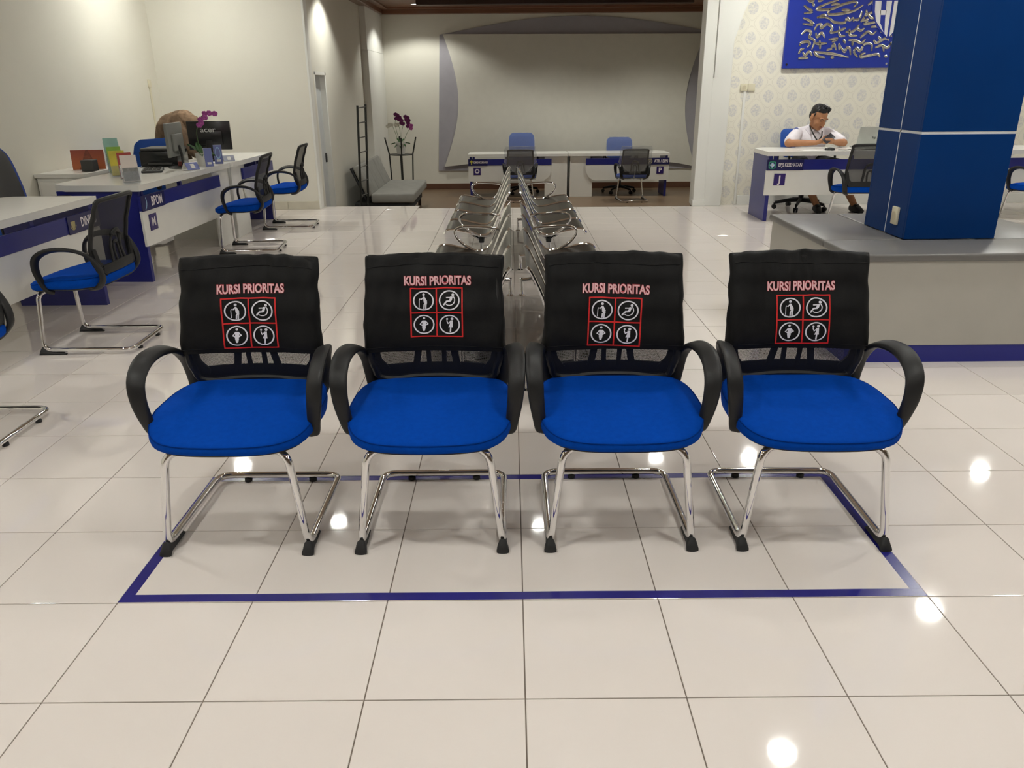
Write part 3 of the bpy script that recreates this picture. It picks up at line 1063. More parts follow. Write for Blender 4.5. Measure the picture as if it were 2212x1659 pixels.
def build_cover(t, seed, tx, tz, ex, ez, es, tilt, corner):
    z0, z1 = 0.568, 0.874
    nz, nx, ns = 30, 40, 6
    rings = []
    for j in range(nz + 1):
        u = j / nz
        z = z0 + (z1 - z0) * u
        hw = 0.238 - 0.010 * u + 0.0045 * noise.noise((z * 16, seed * 2.1, 1.0)) - 0.004 * sin(u * pi)
        ring = []
        wob = 0.006 * noise.noise((seed * 5.5, z * 11, 3.0)) * u
        zl = z
        for i in range(nx + 1):                     # front, left to right
            s = -1 + 2 * i / nx
            x = s * hw + wob
            dz = 0.0
            if u > 0.86:                            # gathered, sagging top hem
                dz = (u - 0.86) / 0.14 * (0.006 * noise.noise((x * 20, seed, 8)) + 0.008 * (1 - abs(s) ** 3) - 0.010 * corner * max(0, s) ** 4)
            e = max(0, abs(s) - 0.9) / 0.1
            p = cover_pt(x, zl + dz, seed, 0.010 * e * e)
            ring.append(p)
        th = 0.050 - 0.012 * u
        for k in range(1, ns):                      # right side
            a = pi * k / ns
            x = hw * 1.0 + wob + 0.010 * sin(a) + 0.003 * noise.noise((z * 25, k, seed))
            p = back_p(hw, zl)
            ring.append((x, p[1] - 0.006 + th * k / ns, zl))
        for i in range(nx + 1):                     # rear, right to left
            s = 1 - 2 * i / nx
            x = s * hw + wob
            p = back_p(x, zl, -0.006 + th + 0.003 * noise.noise((x * 20, z * 8, seed + 9)))
            ring.append(p)
        for k in range(1, ns):
            a = pi * k / ns
            x = -hw + wob - 0.010 * sin(a) + 0.003 * noise.noise((z * 25, k + 20, seed))
            p = back_p(hw, zl)
            ring.append((x, p[1] - 0.006 + th * (1 - k / ns), zl))
        rings.append(ring)
    # close the top with shrinking rings
    top = rings[-1]
    cy = sum(p[1] for p in top) / len(top)
    for sc_, dz in ((0.80, 0.005), (0.45, 0.008), (0.1, 0.009)):
        rings.append([(p[0] * (0.97 + 0.03 * sc_), cy + (p[1] - cy - 0.42 * 0) * sc_ + (back_p(p[0], 0.89)[1] - back_p(0, 0.89)[1]) * (1 - sc_) * 0.6, p[2] + dz) for p in top])
    g = G().rings(rings, cap=False)
    n = len(rings[0])
    g.f.append(tuple(range((len(rings) - 1) * n, len(rings) * n)))
    cv = obj('backrest_cover', g, CLOTHB, t, smooth=60)
    hem = []
    for i in range(nx + 1):
        s = -1 + 2 * i / nx
        x = s * 0.224
        hem.append(cover_pt(x, z1 - 0.022 + 0.004 * sin(s * 3 + seed), seed, -0.0005))
    obj('seam', G().tube(hem, 0.0016, 5), CLOTHB, cv)
    hem2 = [cover_pt(-0.232 + 0.464 * i / nx, z0 + 0.016, seed, -0.0004) for i in range(nx + 1)]
    obj('seam', G().tube(hem2, 0.0012, 5), CLOTHB, cv)
    ca_, sa_ = cos(tilt), sin(tilt)

    def place(shapes, cx, cz, sc_, off):
        g = G()
        for poly in shapes:
            v = []
            for a, b in poly:
                x, z = cx + (a * ca_ - b * sa_) * sc_, cz + (a * sa_ + b * ca_) * sc_ * EV
                v.append(cover_pt(x, z, seed, off))
            g.add(v, [tuple(range(len(v)))])
        return g
    # lettering: crimson outline under a pinkish face
    for key, m, off in (('kpo', PINKRED, -0.0022), ('kp', PINK, -0.0030)):
        v, f = TXT[key]
        g = G().add([cover_pt(tx + a * ca_ - b * sa_, tz + a * sa_ + b * ca_, seed, off) for a, b in v], f)
        obj('lettering' if key == 'kp' else 'lettering_outline', g, m, cv, smooth=0)
    # red square frame with a cross
    w = 0.055
    sh = []
    for pts in ([(-1, -1), (1, -1)], [(-1, 1), (1, 1)], [(-1, -1), (-1, 1)], [(1, -1), (1, 1)], [(0, -1), (0, 1)], [(-1, 0), (1, 0)]):
        sh += line2(pts, w, 24)
    obj('red_frame', place(sh, ex, ez, es, -0.0024), RED, cv, smooth=0)
    for (qx, qz), pic, nm in zip(((-0.5, 0.5), (0.5, 0.5), (-0.5, -0.5), (0.5, -0.5)), PICTO, ('elder_pictogram', 'wheelchair_pictogram', 'pregnancy_pictogram', 'child_pictogram')):
        cx, cz = ex + (qx * ca_ - qz * sa_) * es, ez + (qx * sa_ + qz * ca_) * es * EV
        sh = ring2((0, 0), 0.87, 1.0, 40) + pic
        obj(nm, place(sh, cx, cz, es * 0.405, -0.0030), WHTHREAD, cv, smooth=0)


PRI = [(-0.925, 0.902, 0.0, 'leftmost of the four black-covered priority chairs with blue seats', 1.0, 0.009, 0.782, 0.002, 0.670, 0.092, 0.012, 1.0),
       (-0.292, 0.905, 0.0, 'second priority chair from the left, its badge set highest on the black cover', 2.0, 0.013, 0.802, 0.009, 0.699, 0.088, 0.0, 0.6),
       (0.325, 0.908, 0.0, 'third priority chair from the left, its badge tilted slightly clockwise', 3.0, 0.006, 0.770, 0.002, 0.662, 0.089, -0.035, 0.4),
       (0.955, 0.902, -0.02, 'rightmost of the four black-covered priority chairs, nearest the grey bench', 4.0, 0.004, 0.776, 0.013, 0.667, 0.089, 0.01, 0.2)]
for x, y, rz, lab, seed, tx, tz, ex, ez, es, tilt, corner in PRI:
    t = thing('priority_chair', lab, 'chair', (x, y, 0), rz, 'row of covered priority chairs')
    build_chair_parts(t, True, seed)
    build_cover(t, seed, tx, tz, ex, ez, es, tilt, corner)

# plain visitor chairs at the counters
vc = thing('visitor_chair', 'blue-seated net-back visitor chair facing the near left counter', 'chair', (-2.48, 2.97, 0), -pi / 2 + 0.02, 'net-back visitor chairs')
build_chair_parts(vc, False, 7)


def place_chair(x, y, rz, lab, z=0.0, sc_=1.0):
    c = copy_tree(vc)
    c.location = (x, y, z)
    c.rotation_euler = (0, 0, rz)
    c.scale = (sc_, sc_, sc_)
    c['label'] = lab
    return c


place_chair(-2.46, 1.63, -pi / 2, 'visitor chair at the left picture edge, only its chrome runner in view')
place_chair(-2.47, 5.88, -pi / 2 + 0.08, 'blue-seated visitor chair at the counter marked M')
place_chair(-2.46, 7.20, -pi / 2 + 0.06, 'blue-seated visitor chair farthest along the left counters, near the partition wall')
place_chair(3.60, 6.70, pi - 0.06, 'blue-seated visitor chair half hidden behind the blue pillar at desk J')
place_chair(5.50, 6.75, pi + 0.12, 'blue-seated visitor chair at the right picture edge beyond the pillar')
chO = place_chair(0.145, 12.30, pi, 'plastic-wrapped visitor chair before the desk marked O', SUNK)
chP = place_chair(2.07, 12.20, pi + 0.04, 'plastic-wrapped visitor chair before the desk marked P', SUNK)


def bag(parent, seed):
    """clear plastic bag over the backrest, tied at the bottom"""
    rings = []
    n = 40
    for j in range(19):
        u = j / 18
        z = 0.47 + 0.45 * u
        hw = 0.285 * (0.35 + 0.65 * min(1, u * 2.2)) if u < 0.45 else 0.285 - 0.03 * u
        d = 0.05 * (0.4 + 0.6 * min(1, u * 2))
        if u > 0.93:
            hw *= 0.97
            d *= 0.5
        ring = []
        for k in range(n):
            a = 2 * pi * k / n
            w = 1 + 0.10 * noise.noise((cos(a) * 3, sin(a) * 3 + seed, z * 9))
            ring.append((hw * math.copysign(abs(cos(a)) ** 0.6, cos(a)) * w, back_y(z) + 0.012 + d * sin(a) * w, z + 0.01 * noise.noise((k * 0.7, seed, z * 4))))
        rings.append(ring)
    b = obj('plastic_bag', G().rings(rings), FILMB, parent, smooth=70)
    obj('bag_knot', G().limb([(0.0, back_y(0.47) + 0.035, 0.50), (0.005, back_y(0.47) + 0.045, 0.47), (0.02, back_y(0.47) + 0.045, 0.40)], [0.012, 0.007, 0.016], 8), FILMB, b)
    sh = []
    for gr, dz in ((0.004, -0.08), (0.010, -0.04), (0.008, 0.0), (-0.03, 0.014), (-0.12, 0.016)):
        sh.append([(x * (1 + 0.03 * noise.noise((x * 9, y * 9, seed))), y, seat_z(x, y) + dz + 0.006 * noise.noise((x * 14, y * 14, seed))) for x, y in seat_outline(grow=gr)])
    obj('seat_film', G().rings(sh), FILM, parent, smooth=70)


bag(chO, 2.0)
bag(chP, 5.0)


# ------------------------------------------------------------------ steel waiting benches, back to back
def steel_bench(side, y0, y1, lab):
    """four perforated-steel seats; side +1 faces right, -1 faces left"""
    t = thing('waiting_bench', lab, 'bench', (0, 0, 0), 0, 'steel waiting benches back to back')
    prof = smoothpath([(0.036, 0, 0.655), (0.058, 0, 0.628), (0.095, 0, 0.55), (0.135, 0, 0.455), (0.175, 0, 0.37), (0.225, 0, 0.326), (0.29, 0, 0.322), (0.40, 0, 0.346), (0.50, 0, 0.364), (0.545, 0, 0.356), (0.567, 0, 0.332)], 4)
    X0 = 0.008
    n = 4
    pit = (y1 - y0) / n
    for k in range(n):
        a, b = y0 + pit * k + 0.008, y0 + pit * (k + 1) - 0.008
        g = G()
        v, f = [], []
        m = len(prof)
        for (yy) in (a, b):
            for i, p in enumerate(prof):
                q, s_ = prof[max(i - 1, 0)], prof[min(i + 1, m - 1)]
                d = Vector((s_.x - q.x, s_.z - q.z)).normalized()
                nn = Vector((-d.y, d.x)) * 0.002
                v += [(X0 + side * (p.x + nn.x), yy, p.z + nn.y), (X0 + side * (p.x - nn.x), yy, p.z - nn.y)]
        M2 = 2 * m
        for i in range(m - 1):
            e = 2 * i
            f += [(e, e + 2, M2 + e + 2, M2 + e), (e + 1, M2 + e + 1, M2 + e + 3, e + 3), (e, e + 1, e + 3, e + 2), (M2 + e, M2 + e + 2, M2 + e + 3, M2 + e + 1)]
        f += [(0, M2, M2 + 1, 1), (M2 - 2, M2 - 1, 2 * M2 - 1, 2 * M2 - 2)]
        sp = obj('seat_panel', g.add(v, f), STEEL, t, smooth=30)
        for yy in (a, b):
            obj('chrome_edge', G().tube([(X0 + side * p.x, yy, p.z) for p in prof], 0.0095, 8), CHROME, sp)
    obj('beam', G().b2(X0 + side * 0.27 - 0.02, X0 + side * 0.27 + 0.02, y0 + 0.03, y1 - 0.03, 0.255, 0.295, 0.004, 1), BLKMETAL, t)
    for yy in (y0 + 0.006, y1 - 0.006):
        ap = smoothpath([(0.118, 0, 0.474), (0.20, 0, 0.487), (0.32, 0, 0.494), (0.40, 0, 0.488), (0.438, 0, 0.455), (0.418, 0, 0.405), (0.36, 0, 0.356), (0.28, 0, 0.318), (0.20, 0, 0.322), (0.165, 0, 0.36)], 5)
        obj('armrest', G().strip([(X0 + side * p.x, yy, p.z) for p in ap], 0.018, 0.0095, (0, 1, 0), 12, 2.2), CHROME, t)
    for yy in (y0 + 0.16, y1 - 0.07):
        g = G()
        g.strip(smoothpath([(X0 + side * 0.16, yy, 0.345), (X0 + side * 0.205, yy, 0.305), (X0 + side * 0.262, yy, 0.262), (X0 + side * 0.275, yy, 0.22), (X0 + side * 0.275, yy, 0.135)], 4), 0.028, 0.011, (0, 1, 0), 10)
        g.strip(smoothpath([(X0 + side * 0.40, yy, 0.335), (X0 + side * 0.355, yy, 0.300), (X0 + side * 0.296, yy, 0.262), (X0 + side * 0.282, yy, 0.22), (X0 + side * 0.282, yy, 0.135)], 4), 0.028, 0.011, (0, 1, 0), 10)
        g.strip(smoothpath([(X0 + side * 0.278, yy, 0.150), (X0 + side * 0.20, yy, 0.138), (X0 + side * 0.11, yy, 0.125), (X0 + side * 0.042, yy, 0.118)], 4), 0.020, 0.012, (0, 1, 0), 10)
        g.strip(smoothpath([(X0 + side * 0.278, yy, 0.150), (X0 + side * 0.35, yy, 0.138), (X0 + side * 0.42, yy, 0.125), (X0 + side * 0.475, yy, 0.118)], 4), 0.020, 0.012, (0, 1, 0), 10)
        lg = obj('leg', g, CHROME, t)
        for xx in (0.042, 0.475):
            obj('foot', G().lathe([(0.028, 0.0), (0.028, 0.006), (0.015, 0.014), (0.014, 0.018), (0.014, 0.128), (0.010, 0.132)], (X0 + side * xx, yy, 0), 14), CHROME, lg)
    return t


steel_bench(-1, 1.95, 4.08, 'near chrome waiting bench facing left, behind the second priority chair')
steel_bench(1, 1.95, 4.08, 'near chrome waiting bench facing right, behind the third priority chair')
steel_bench(-1, 4.70, 6.84, 'far chrome waiting bench facing left, before the desk marked O')
steel_bench(1, 4.70, 6.84, 'far chrome waiting bench facing right, near the step to the alcove')


# ------------------------------------------------------------------ counters
def desk(name, lab, loc, rz, W, legside, depth=0.62, letter=None, sign=None, logo=None, signw=0.42, ped=True, Hd=0.75):
    """counter desk; local x along the width, front towards -y; legside -1 puts the blue leg at the left"""
    t = thing(name, lab, 'desk', loc, rz, 'white and blue counter desks')
    hw = W / 2
    s = legside
    # top: leg end square at the front, clipped at the back corner
    poly = [(-hw, 0.0), (hw, 0.0), (hw, depth), (-hw, depth)]
    if s < 0:
        poly = [(-hw, 0.0), (hw - 0.02, 0.0), (hw, 0.02), (hw, depth), (-hw + 0.13, depth), (-hw + 0.01, depth * 0.80)]
    else:
        poly = [(-hw + 0.02, 0.0), (hw, 0.0), (hw - 0.01, depth * 0.80), (hw - 0.13, depth), (-hw, depth), (-hw, 0.02)]
    obj('desk_top', G().prism(poly, Hd - 0.045, Hd, 'xy'), DESKW, t)
    lx = s * (hw - 0.05)
    obj('leg', G().b2(lx - 0.02, lx + 0.02, 0.03, depth - 0.06, 0, Hd - 0.045, 0.002, 1), DESKB, t)
    ex = -s * hw
    pw = 0.42
    inner = -s * (hw - pw) if ped else -s * (hw - 0.03)
    xa, xb = sorted((s * hw * 0.995, inner + (-s) * (0.12 if ped else 0.0)))
    y0, y1 = 0.012, 0.030
    # white front panel, rounded at its lower inner corner
    z0, z1 = 0.285, 0.555
    R_ = 0.20
    if ped:
        if s < 0:
            pp = [(xa, z0)] + [(xb - R_ + R_ * sin(a), z0 + R_ - R_ * cos(a)) for a in [pi / 2 * k / 10 for k in range(11)]] + [(xb, z1), (xa, z1)]
        else:
            pp = [(xb, z0), (xb, z1), (xa, z1)] + [(xa + R_ - R_ * cos(a), z0 + R_ - R_ * sin(a)) for a in [pi / 2 * k / 10 for k in range(11)]]
    else:
        pp = [(xa, z0), (xb, z0), (xb, z1), (xa, z1)]
    obj('front_panel', G().prism(pp, y0, y1), DESKW, t)
    obj('blue_band', G().b2(xa, xb, y0 - 0.004, y1, z1 + 0.001, 0.664, 0.002, 1), DESKB, t)
    if ped:
        xi, xo = sorted((inner, ex))
        obj('pedestal', G().b2(xi, xo, 0.034, 0.052, 0, Hd - 0.046, 0.001, 1).b2(ex - 0.009 + s * 0.010, ex + 0.009 + s * 0.010, 0.034, depth - 0.05, 0, Hd - 0.046), DESKW, t)
    for px_ in (xa + 0.10, (xa + xb) / 2):
        obj('bracket', G().b2(px_ - 0.018, px_ + 0.018, 0.034, 0.06, 0.60, Hd - 0.046), DESKB, t)
    sxx = s * (hw - 0.005)
    if sign:
        c0 = sxx - s * signw / 2
        sp = obj('sign_plate', G().b2(c0 - signw / 2, c0 + signw / 2, y0 - 0.010, y0 - 0.0045, z1 - 0.003, 0.667, 0.001, 1), NAVY, t)
        flat_text(sign, (c0 + signw * (0.135), y0 - 0.0112, 0.609), sp, SIGNW)
        if logo:
            logo(sp, c0 - signw / 2 + 0.058, y0 - 0.0112, 0.609)
    if letter:
        c1 = sxx - s * 0.155
        lp_ = obj('letter_plate', G().box((c1, y0 - 0.003, 0.455), (0.125, 0.006, 0.125), 0.0025, None, 1), PURPLE, t)
        flat_text(letter, (c1, y0 - 0.0067, 0.455), lp_, SIGNW)
    return t


def shapes_obj(name, shapes, c, sc_, m, parent, y):
    g = G()
    for poly in shapes:
        g.add([(c[0] + a * sc_, y, c[1] + b * sc_) for a, b in poly], [tuple(range(len(poly)))])
    return obj(name, g, m, parent, smooth=0)


def logo_knot(sp, x, y, z):
    sh = []
    for k in range(4):
        a = pi / 4 + k * pi / 2
        sh += ring2((0.62 * cos(a), 0.62 * sin(a)), 0.30, 0.42, 16)
    shapes_obj('logo', sh + ring2((0, 0), 0.78, 0.92, 24), (x, z), 0.045, GREENL, sp, y)
    shapes_obj('logo_core', [[(0, 0.66), (0.66, 0), (0, -0.66), (-0.66, 0)]], (x, z), 0.045, PALEBLUE, sp, y - 0.0004)
    shapes_obj('logo_cross', line2([(0, -0.28), (0, 0.28)], 0.22) + line2([(-0.28, 0), (0.28, 0)], 0.22), (x, z), 0.045, SIGNW, sp, y - 0.0008)


def logo_swoosh(sp, x, y, z):
    shapes_obj('logo', ring2((-0.9, 0.2), 1.3, 1.48, 14, -1.1, 0.55), (x, z), 0.045, PALEBLUE, sp, y)


def logo_ring(sp, x, y, z):
    shapes_obj('logo', ring2((0, 0), 0.62, 0.95, 24) + disc2((0, 0), 0.35), (x, z), 0.045, GOLDL, sp, y)


def logo_tree(sp, x, y, z):
    shapes_obj('logo', [[(-0.8, 0.1), (0, 0.95), (0.8, 0.1), (0.25, 0.15), (0.2, -0.8), (-0.2, -0.8), (-0.25, 0.15)]], (x, z), 0.045, YELLOWL, sp, y)


def logo_emblem(sp, x, y, z):
    shapes_obj('logo', [[(-0.6, 0.5), (0.6, 0.5), (0.5, -0.2), (0, -0.8), (-0.5, -0.2)]] + ring2((0, 0.1), 0.7, 0.85, 20, 3.4, 6.0), (x, z), 0.045, GOLDL, sp, y)


desk('counter_desk', 'nearest left counter desk reading DINKES, cut by the picture edge', (-2.86, 3.03, 0), pi / 2, 1.76, 1, 0.70, None, 'DINKES', logo_emblem, 0.40)
desk('counter_desk', 'left counter desk marked M with BPOM on its blue band', (-2.812, 5.47, 0), pi / 2 - 0.025, 1.92, -1, 0.72, 'M', 'BPOM', logo_swoosh, 0.40)
desk('counter_desk', 'unmarked counter desk beyond desk M, up to the partition wall', (-2.765, 7.11, 0), pi / 2 - 0.02, 1.30, 1, 0.58)
desk('counter_desk', 'wide counter desk marked J with BPJS KESEHATAN on its blue band', (3.72, 7.25, 0), 0, 1.90, -1, 0.66, 'J', 'BPJS', logo_knot, 0.40, ped=False)
desk('counter_desk', 'counter desk at the right picture edge behind the blue pillar', (5.70, 7.25, 0), 0, 1.90, 1, 0.66, ped=False)
desk('counter_desk', 'alcove desk marked O, left of the pair', (0.115, 12.74, SUNK), 0, 1.78, -1, 0.62, 'O', 'KEM', logo_tree, 0.34)
desk('counter_desk', 'alcove desk marked P with ATR / BPN, right of the pair', (1.905, 12.74, SUNK), 0, 1.78, 1, 0.62, 'P', 'ATR', logo_ring, 0.40)


# ------------------------------------------------------------------ office swivel chairs
def office_chair(lab, loc, rz, back='blue', film=False, hback=1.05):
    t = thing('office_chair', lab, 'office chair', loc, rz, 'swivel chairs behind the counters')
    for k in range(5):
        a = 2 * pi * k / 5 + 0.3
        d = Vector((cos(a), sin(a), 0))
        lg = obj('base_leg', G().strip([d * 0.03 + Vector((0, 0, 0.115)), d * 0.16 + Vector((0, 0, 0.105)), d * 0.30 + Vector((0, 0, 0.078))], lambda u: 0.026 - 0.008 * u, lambda u: 0.020 - 0.006 * u, (0, 0, 1), 10), BLKPL, t)
        c = d * 0.305
        p = Vector((-d.y, d.x, 0))
        g = G()
        for sg in (-1, 1):
            g.tube([c + p * sg * 0.006 + Vector((0, 0, 0.0285)), c + p * sg * 0.024 + Vector((0, 0, 0.0285))], 0.028, 14)
        g.tube([c + Vector((0, 0, 0.03)), c + Vector((0, 0, 0.075))], 0.010, 8)
        obj('castor', g, BLKPL, lg)
    obj('gas_column', G().lathe([(0.030, 0.09), (0.030, 0.23), (0.022, 0.24), (0.014, 0.245), (0.014, 0.40)], seg=14), BLKPL, t)
    obj('seat', G().box((0, 0, 0.465), (0.50, 0.48, 0.085), 0.035, None, 3), BLUECHAIR, t)
    obj('seat_plate', G().box((0, 0, 0.412), (0.30, 0.30, 0.03), 0.006), BLKPL, t)
    # backrest: curved padded shell
    zc0, zc1 = 0.60, hback
    g = G()
    v, f = [], []
    nx, nz = 14, 14
    for side in (0, 1):
        for j in range(nz + 1):
            u = j / nz
            z = zc0 + (zc1 - zc0) * u
            hw = 0.225 + 0.012 * sin(pi * u)
            if u > 0.85:
                hw *= 1 - 0.5 * ((u - 0.85) / 0.15) ** 2 * 0.45
            if u < 0.12:
                hw *= 1 - 0.3 * ((0.12 - u) / 0.12) ** 2
            for i in range(nx + 1):
                s = -1 + 2 * i / nx
                x = s * hw
                e = (1 - s ** 4) * (1 - (2 * u - 1) ** 6)
                th = 0.030 * max(0.02, e) ** 0.5
                y = 0.20 + 0.10 * u - 0.75 * x * x + (-th if side == 0 else th * 0.6)
                v.append((x, y, z))
    K = (nx + 1) * (nz + 1)
    for j in range(nz):
        for i in range(nx):
            a = j * (nx + 1) + i
            f += [(a, a + 1, a + nx + 2, a + nx + 1), (K + a, K + a + nx + 1, K + a + nx + 2, K + a + 1)]
    for i in range(nx):
        a, b = i, nz * (nx + 1) + i
        f += [(a, K + a, K + a + 1, a + 1), (b, b + 1, K + b + 1, K + b)]
    for j in range(nz):
        a, b = j * (nx + 1), j * (nx + 1) + nx
        f += [(a, a + nx + 1, K + a + nx + 1, K + a), (b, K + b, K + b + nx + 1, b + nx + 1)]
    g.add(v, f)
    bk = obj('backrest', g, BLUECHAIR if back == 'blue' else DGREYP, t, smooth=50)
    if back != 'blue':
        rim = []
        for k in range(41):
            a = -0.35 * pi + 1.7 * pi * k / 40 - 0.0
            cx = 0.236 * math.copysign(abs(cos(a)) ** 0.5, cos(a))
            cz = (zc0 + zc1) / 2 + (zc1 - zc0) / 2 * math.copysign(abs(sin(a)) ** 0.5, sin(a))
            u = (cz - zc0) / (zc1 - zc0)
            rim.append((cx, 0.205 + 0.10 * u - 0.75 * cx * cx, cz))
        obj('blue_rim', G().tube(rim, 0.018, 8), BLUERIM, bk)
    obj('back_post', G().strip([(0, 0.08, 0.405), (0, 0.22, 0.43), (0, 0.262, 0.55), (0, 0.29, 0.80)], 0.03, 0.008, (1, 0, 0), 10), BLKPL, t)
    for s in (-1, 1):
        P = fillet([(s * 0.20, 0.12, 0.41), (s * 0.285, 0.12, 0.42), (s * 0.29, 0.14, 0.66), (s * 0.29, -0.15, 0.67), (s * 0.28, -0.15, 0.45), (s * 0.20, -0.10, 0.41)], 0.06, 6)
        obj('armrest', G().tube(P, 0.0135, 10), BLKPL, t)
    if film:
        vv = [(p[0] * 1.05, p[1] + (0.008 if i >= K else -0.008), zc0 + (p[2] - zc0) * 1.025 + 0.008 * noise.noise((p[0] * 14, p[2] * 12, 3))) for i, p in enumerate(v)]
        obj('plastic_film', G().add(vv, f), FILM, bk, smooth=60)
    return t


office_chair('blue-rimmed black office chair behind the nearest left counter', (-3.46, 4.225, 0), pi / 2 + 0.10, 'net', False, 1.05)
office_chair('blue office chair behind desk M beside the brown-clad person', (-3.86, 6.78, 0), pi / 2 + 2.75, 'blue', False, 0.97)
office_chair('blue office chair the man in white sits on', (3.52, 8.16, 0), 0.15, 'blue', False, 0.93)
office_chair('blue office chair base beyond the pillar at the right picture edge', (5.10, 8.10, 0), -0.25, 'blue', False, 0.70)
office_chair('plastic-wrapped blue office chair behind desk O', (0.19, 13.32, SUNK), 0.0, 'blue', True, 1.06)
office_chair('plastic-wrapped blue office chair behind desk P', (2.0, 13.32, SUNK), 0.0, 'blue', True, 0.97)


# ------------------------------------------------------------------ bench platform and blue pillar
bp = thing('pillar_bench', 'square bench with grey vinyl cushions around the blue pillar', 'bench', (2.45, 3.15, 0))
BX, BY = 0.70, 0.685
obj('bench_body', G().b2(-BX + 0.01, BX - 0.01, -BY + 0.01, BY - 0.01, 0.10, 0.56, 0.002, 1), BENCHW, bp)
obj('kick_plate', G().b2(-BX + 0.03, BX - 0.03, -BY + 0.02, BY - 0.02, 0, 0.10, 0.002, 1), BENCHB, bp)
for (x0, x1, y0, y1) in ((-BX - 0.012, BX + 0.012, -BY - 0.012, -0.285), (-BX - 0.012, -0.258, -0.283, BY + 0.012), (0.258, BX + 0.012, -0.283, BY + 0.012), (-0.256, 0.256, 0.262, BY + 0.012)):
    obj('cushion', G().b2(x0 + 0.001, x1 - 0.001, y0 + 0.001, y1 - 0.001, 0.56, 0.60, 0.012, 3), VINYL, bp)

pil = thing('blue_pillar', 'square dark blue clad pillar with white joint strips', 'pillar', (2.447, 3.13, 0))
PX, PY, PZ0 = 0.255, 0.262, 0.601
ZJ = 1.172
JW = 0.007
xs = -PX
ys = -0.015          # vertical joint on the left face
for nm, z0, z1 in (('panel', PZ0, ZJ - JW), ('panel', ZJ + JW, HALLZ - 0.001)):
    obj(nm, G().b2(-PX, PX, -PY, -PY + 0.02, z0, z1, 0.001, 1), PILLB, pil)
    obj(nm, G().b2(-PX, PX, PY - 0.02, PY, z0, z1, 0.001, 1), PILLB, pil)
    for sx in (-1, 1):
        obj(nm, G().b2(sx * PX, sx * (PX - 0.02), -PY + 0.021, ys - JW, z0, z1, 0.001, 1), PILLB, pil)
        obj(nm, G().b2(sx * PX, sx * (PX - 0.02), ys + JW, PY - 0.021, z0, z1, 0.001, 1), PILLB, pil)
obj('white_joint_strips', G().b2(-PX + 0.003, PX - 0.003, -PY + 0.003, PY - 0.003, ZJ - JW, ZJ + JW).b2(-PX + 0.003, PX - 0.003, ys - JW, ys + JW, PZ0, HALLZ - 0.001), PILLW, pil)
so = thing('wall_socket', 'ivory power socket on the blue pillar above the bench', 'socket', (2.447 - PX, 3.13 - 0.135, 0.715), 0)
obj('socket_plate', G().box((-0.008, 0, 0), (0.016, 0.070, 0.100), 0.005, None, 2), IVORY, so)
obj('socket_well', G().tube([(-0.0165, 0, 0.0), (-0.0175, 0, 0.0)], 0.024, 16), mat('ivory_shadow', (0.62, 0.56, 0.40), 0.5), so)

# ------------------------------------------------------------------ wall things
sw = thing('wall_socket', 'double ivory socket on the damask wallpaper with a conduit below', 'socket', (2.87, 8.598, 1.402), 0)
for dx in (-0.048, 0.042):
    obj('socket_plate', G().box((dx, -0.010, 0), (0.086, 0.020, 0.078), 0.005, None, 2), IVORY, sw)
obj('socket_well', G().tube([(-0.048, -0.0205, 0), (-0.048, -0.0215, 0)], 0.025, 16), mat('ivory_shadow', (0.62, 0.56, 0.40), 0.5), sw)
obj('conduit', G().b2(-0.048, -0.018, -0.012, 0, -1.40, -0.038, 0.002, 1), WALLW, sw)
sw2 = thing('wall_switch', 'ivory wall switch with a long conduit in the left corner', 'switch', (XL + 0.001, 8.25, 1.50), 0)
obj('switch_plate', G().box((0.010, 0, 0), (0.020, 0.06, 0.085), 0.004, None, 2), IVORY, sw2)
obj('conduit', G().b2(0, 0.014, -0.014, 0.014, -1.49, -0.042, 0.002, 1), IVORY, sw2)

# blue board with silver script and a shield
bd = thing('blue_wall_board', 'blue wall board with silver script strokes and a white shield emblem', 'sign board', (3.25, 8.598, 1.60), 0)
obj('board', G().b2(0, 2.6, -0.045, -0.005, 0.012, 1.35, 0.003, 1), BOARDB, bd)
for sxp in (0.045, 1.24, 2.5):
    obj('fixing_stud', G().tube([(sxp, -0.046, 0.055), (sxp, -0.056, 0.055)], 0.012, 12), CHROME, bd)
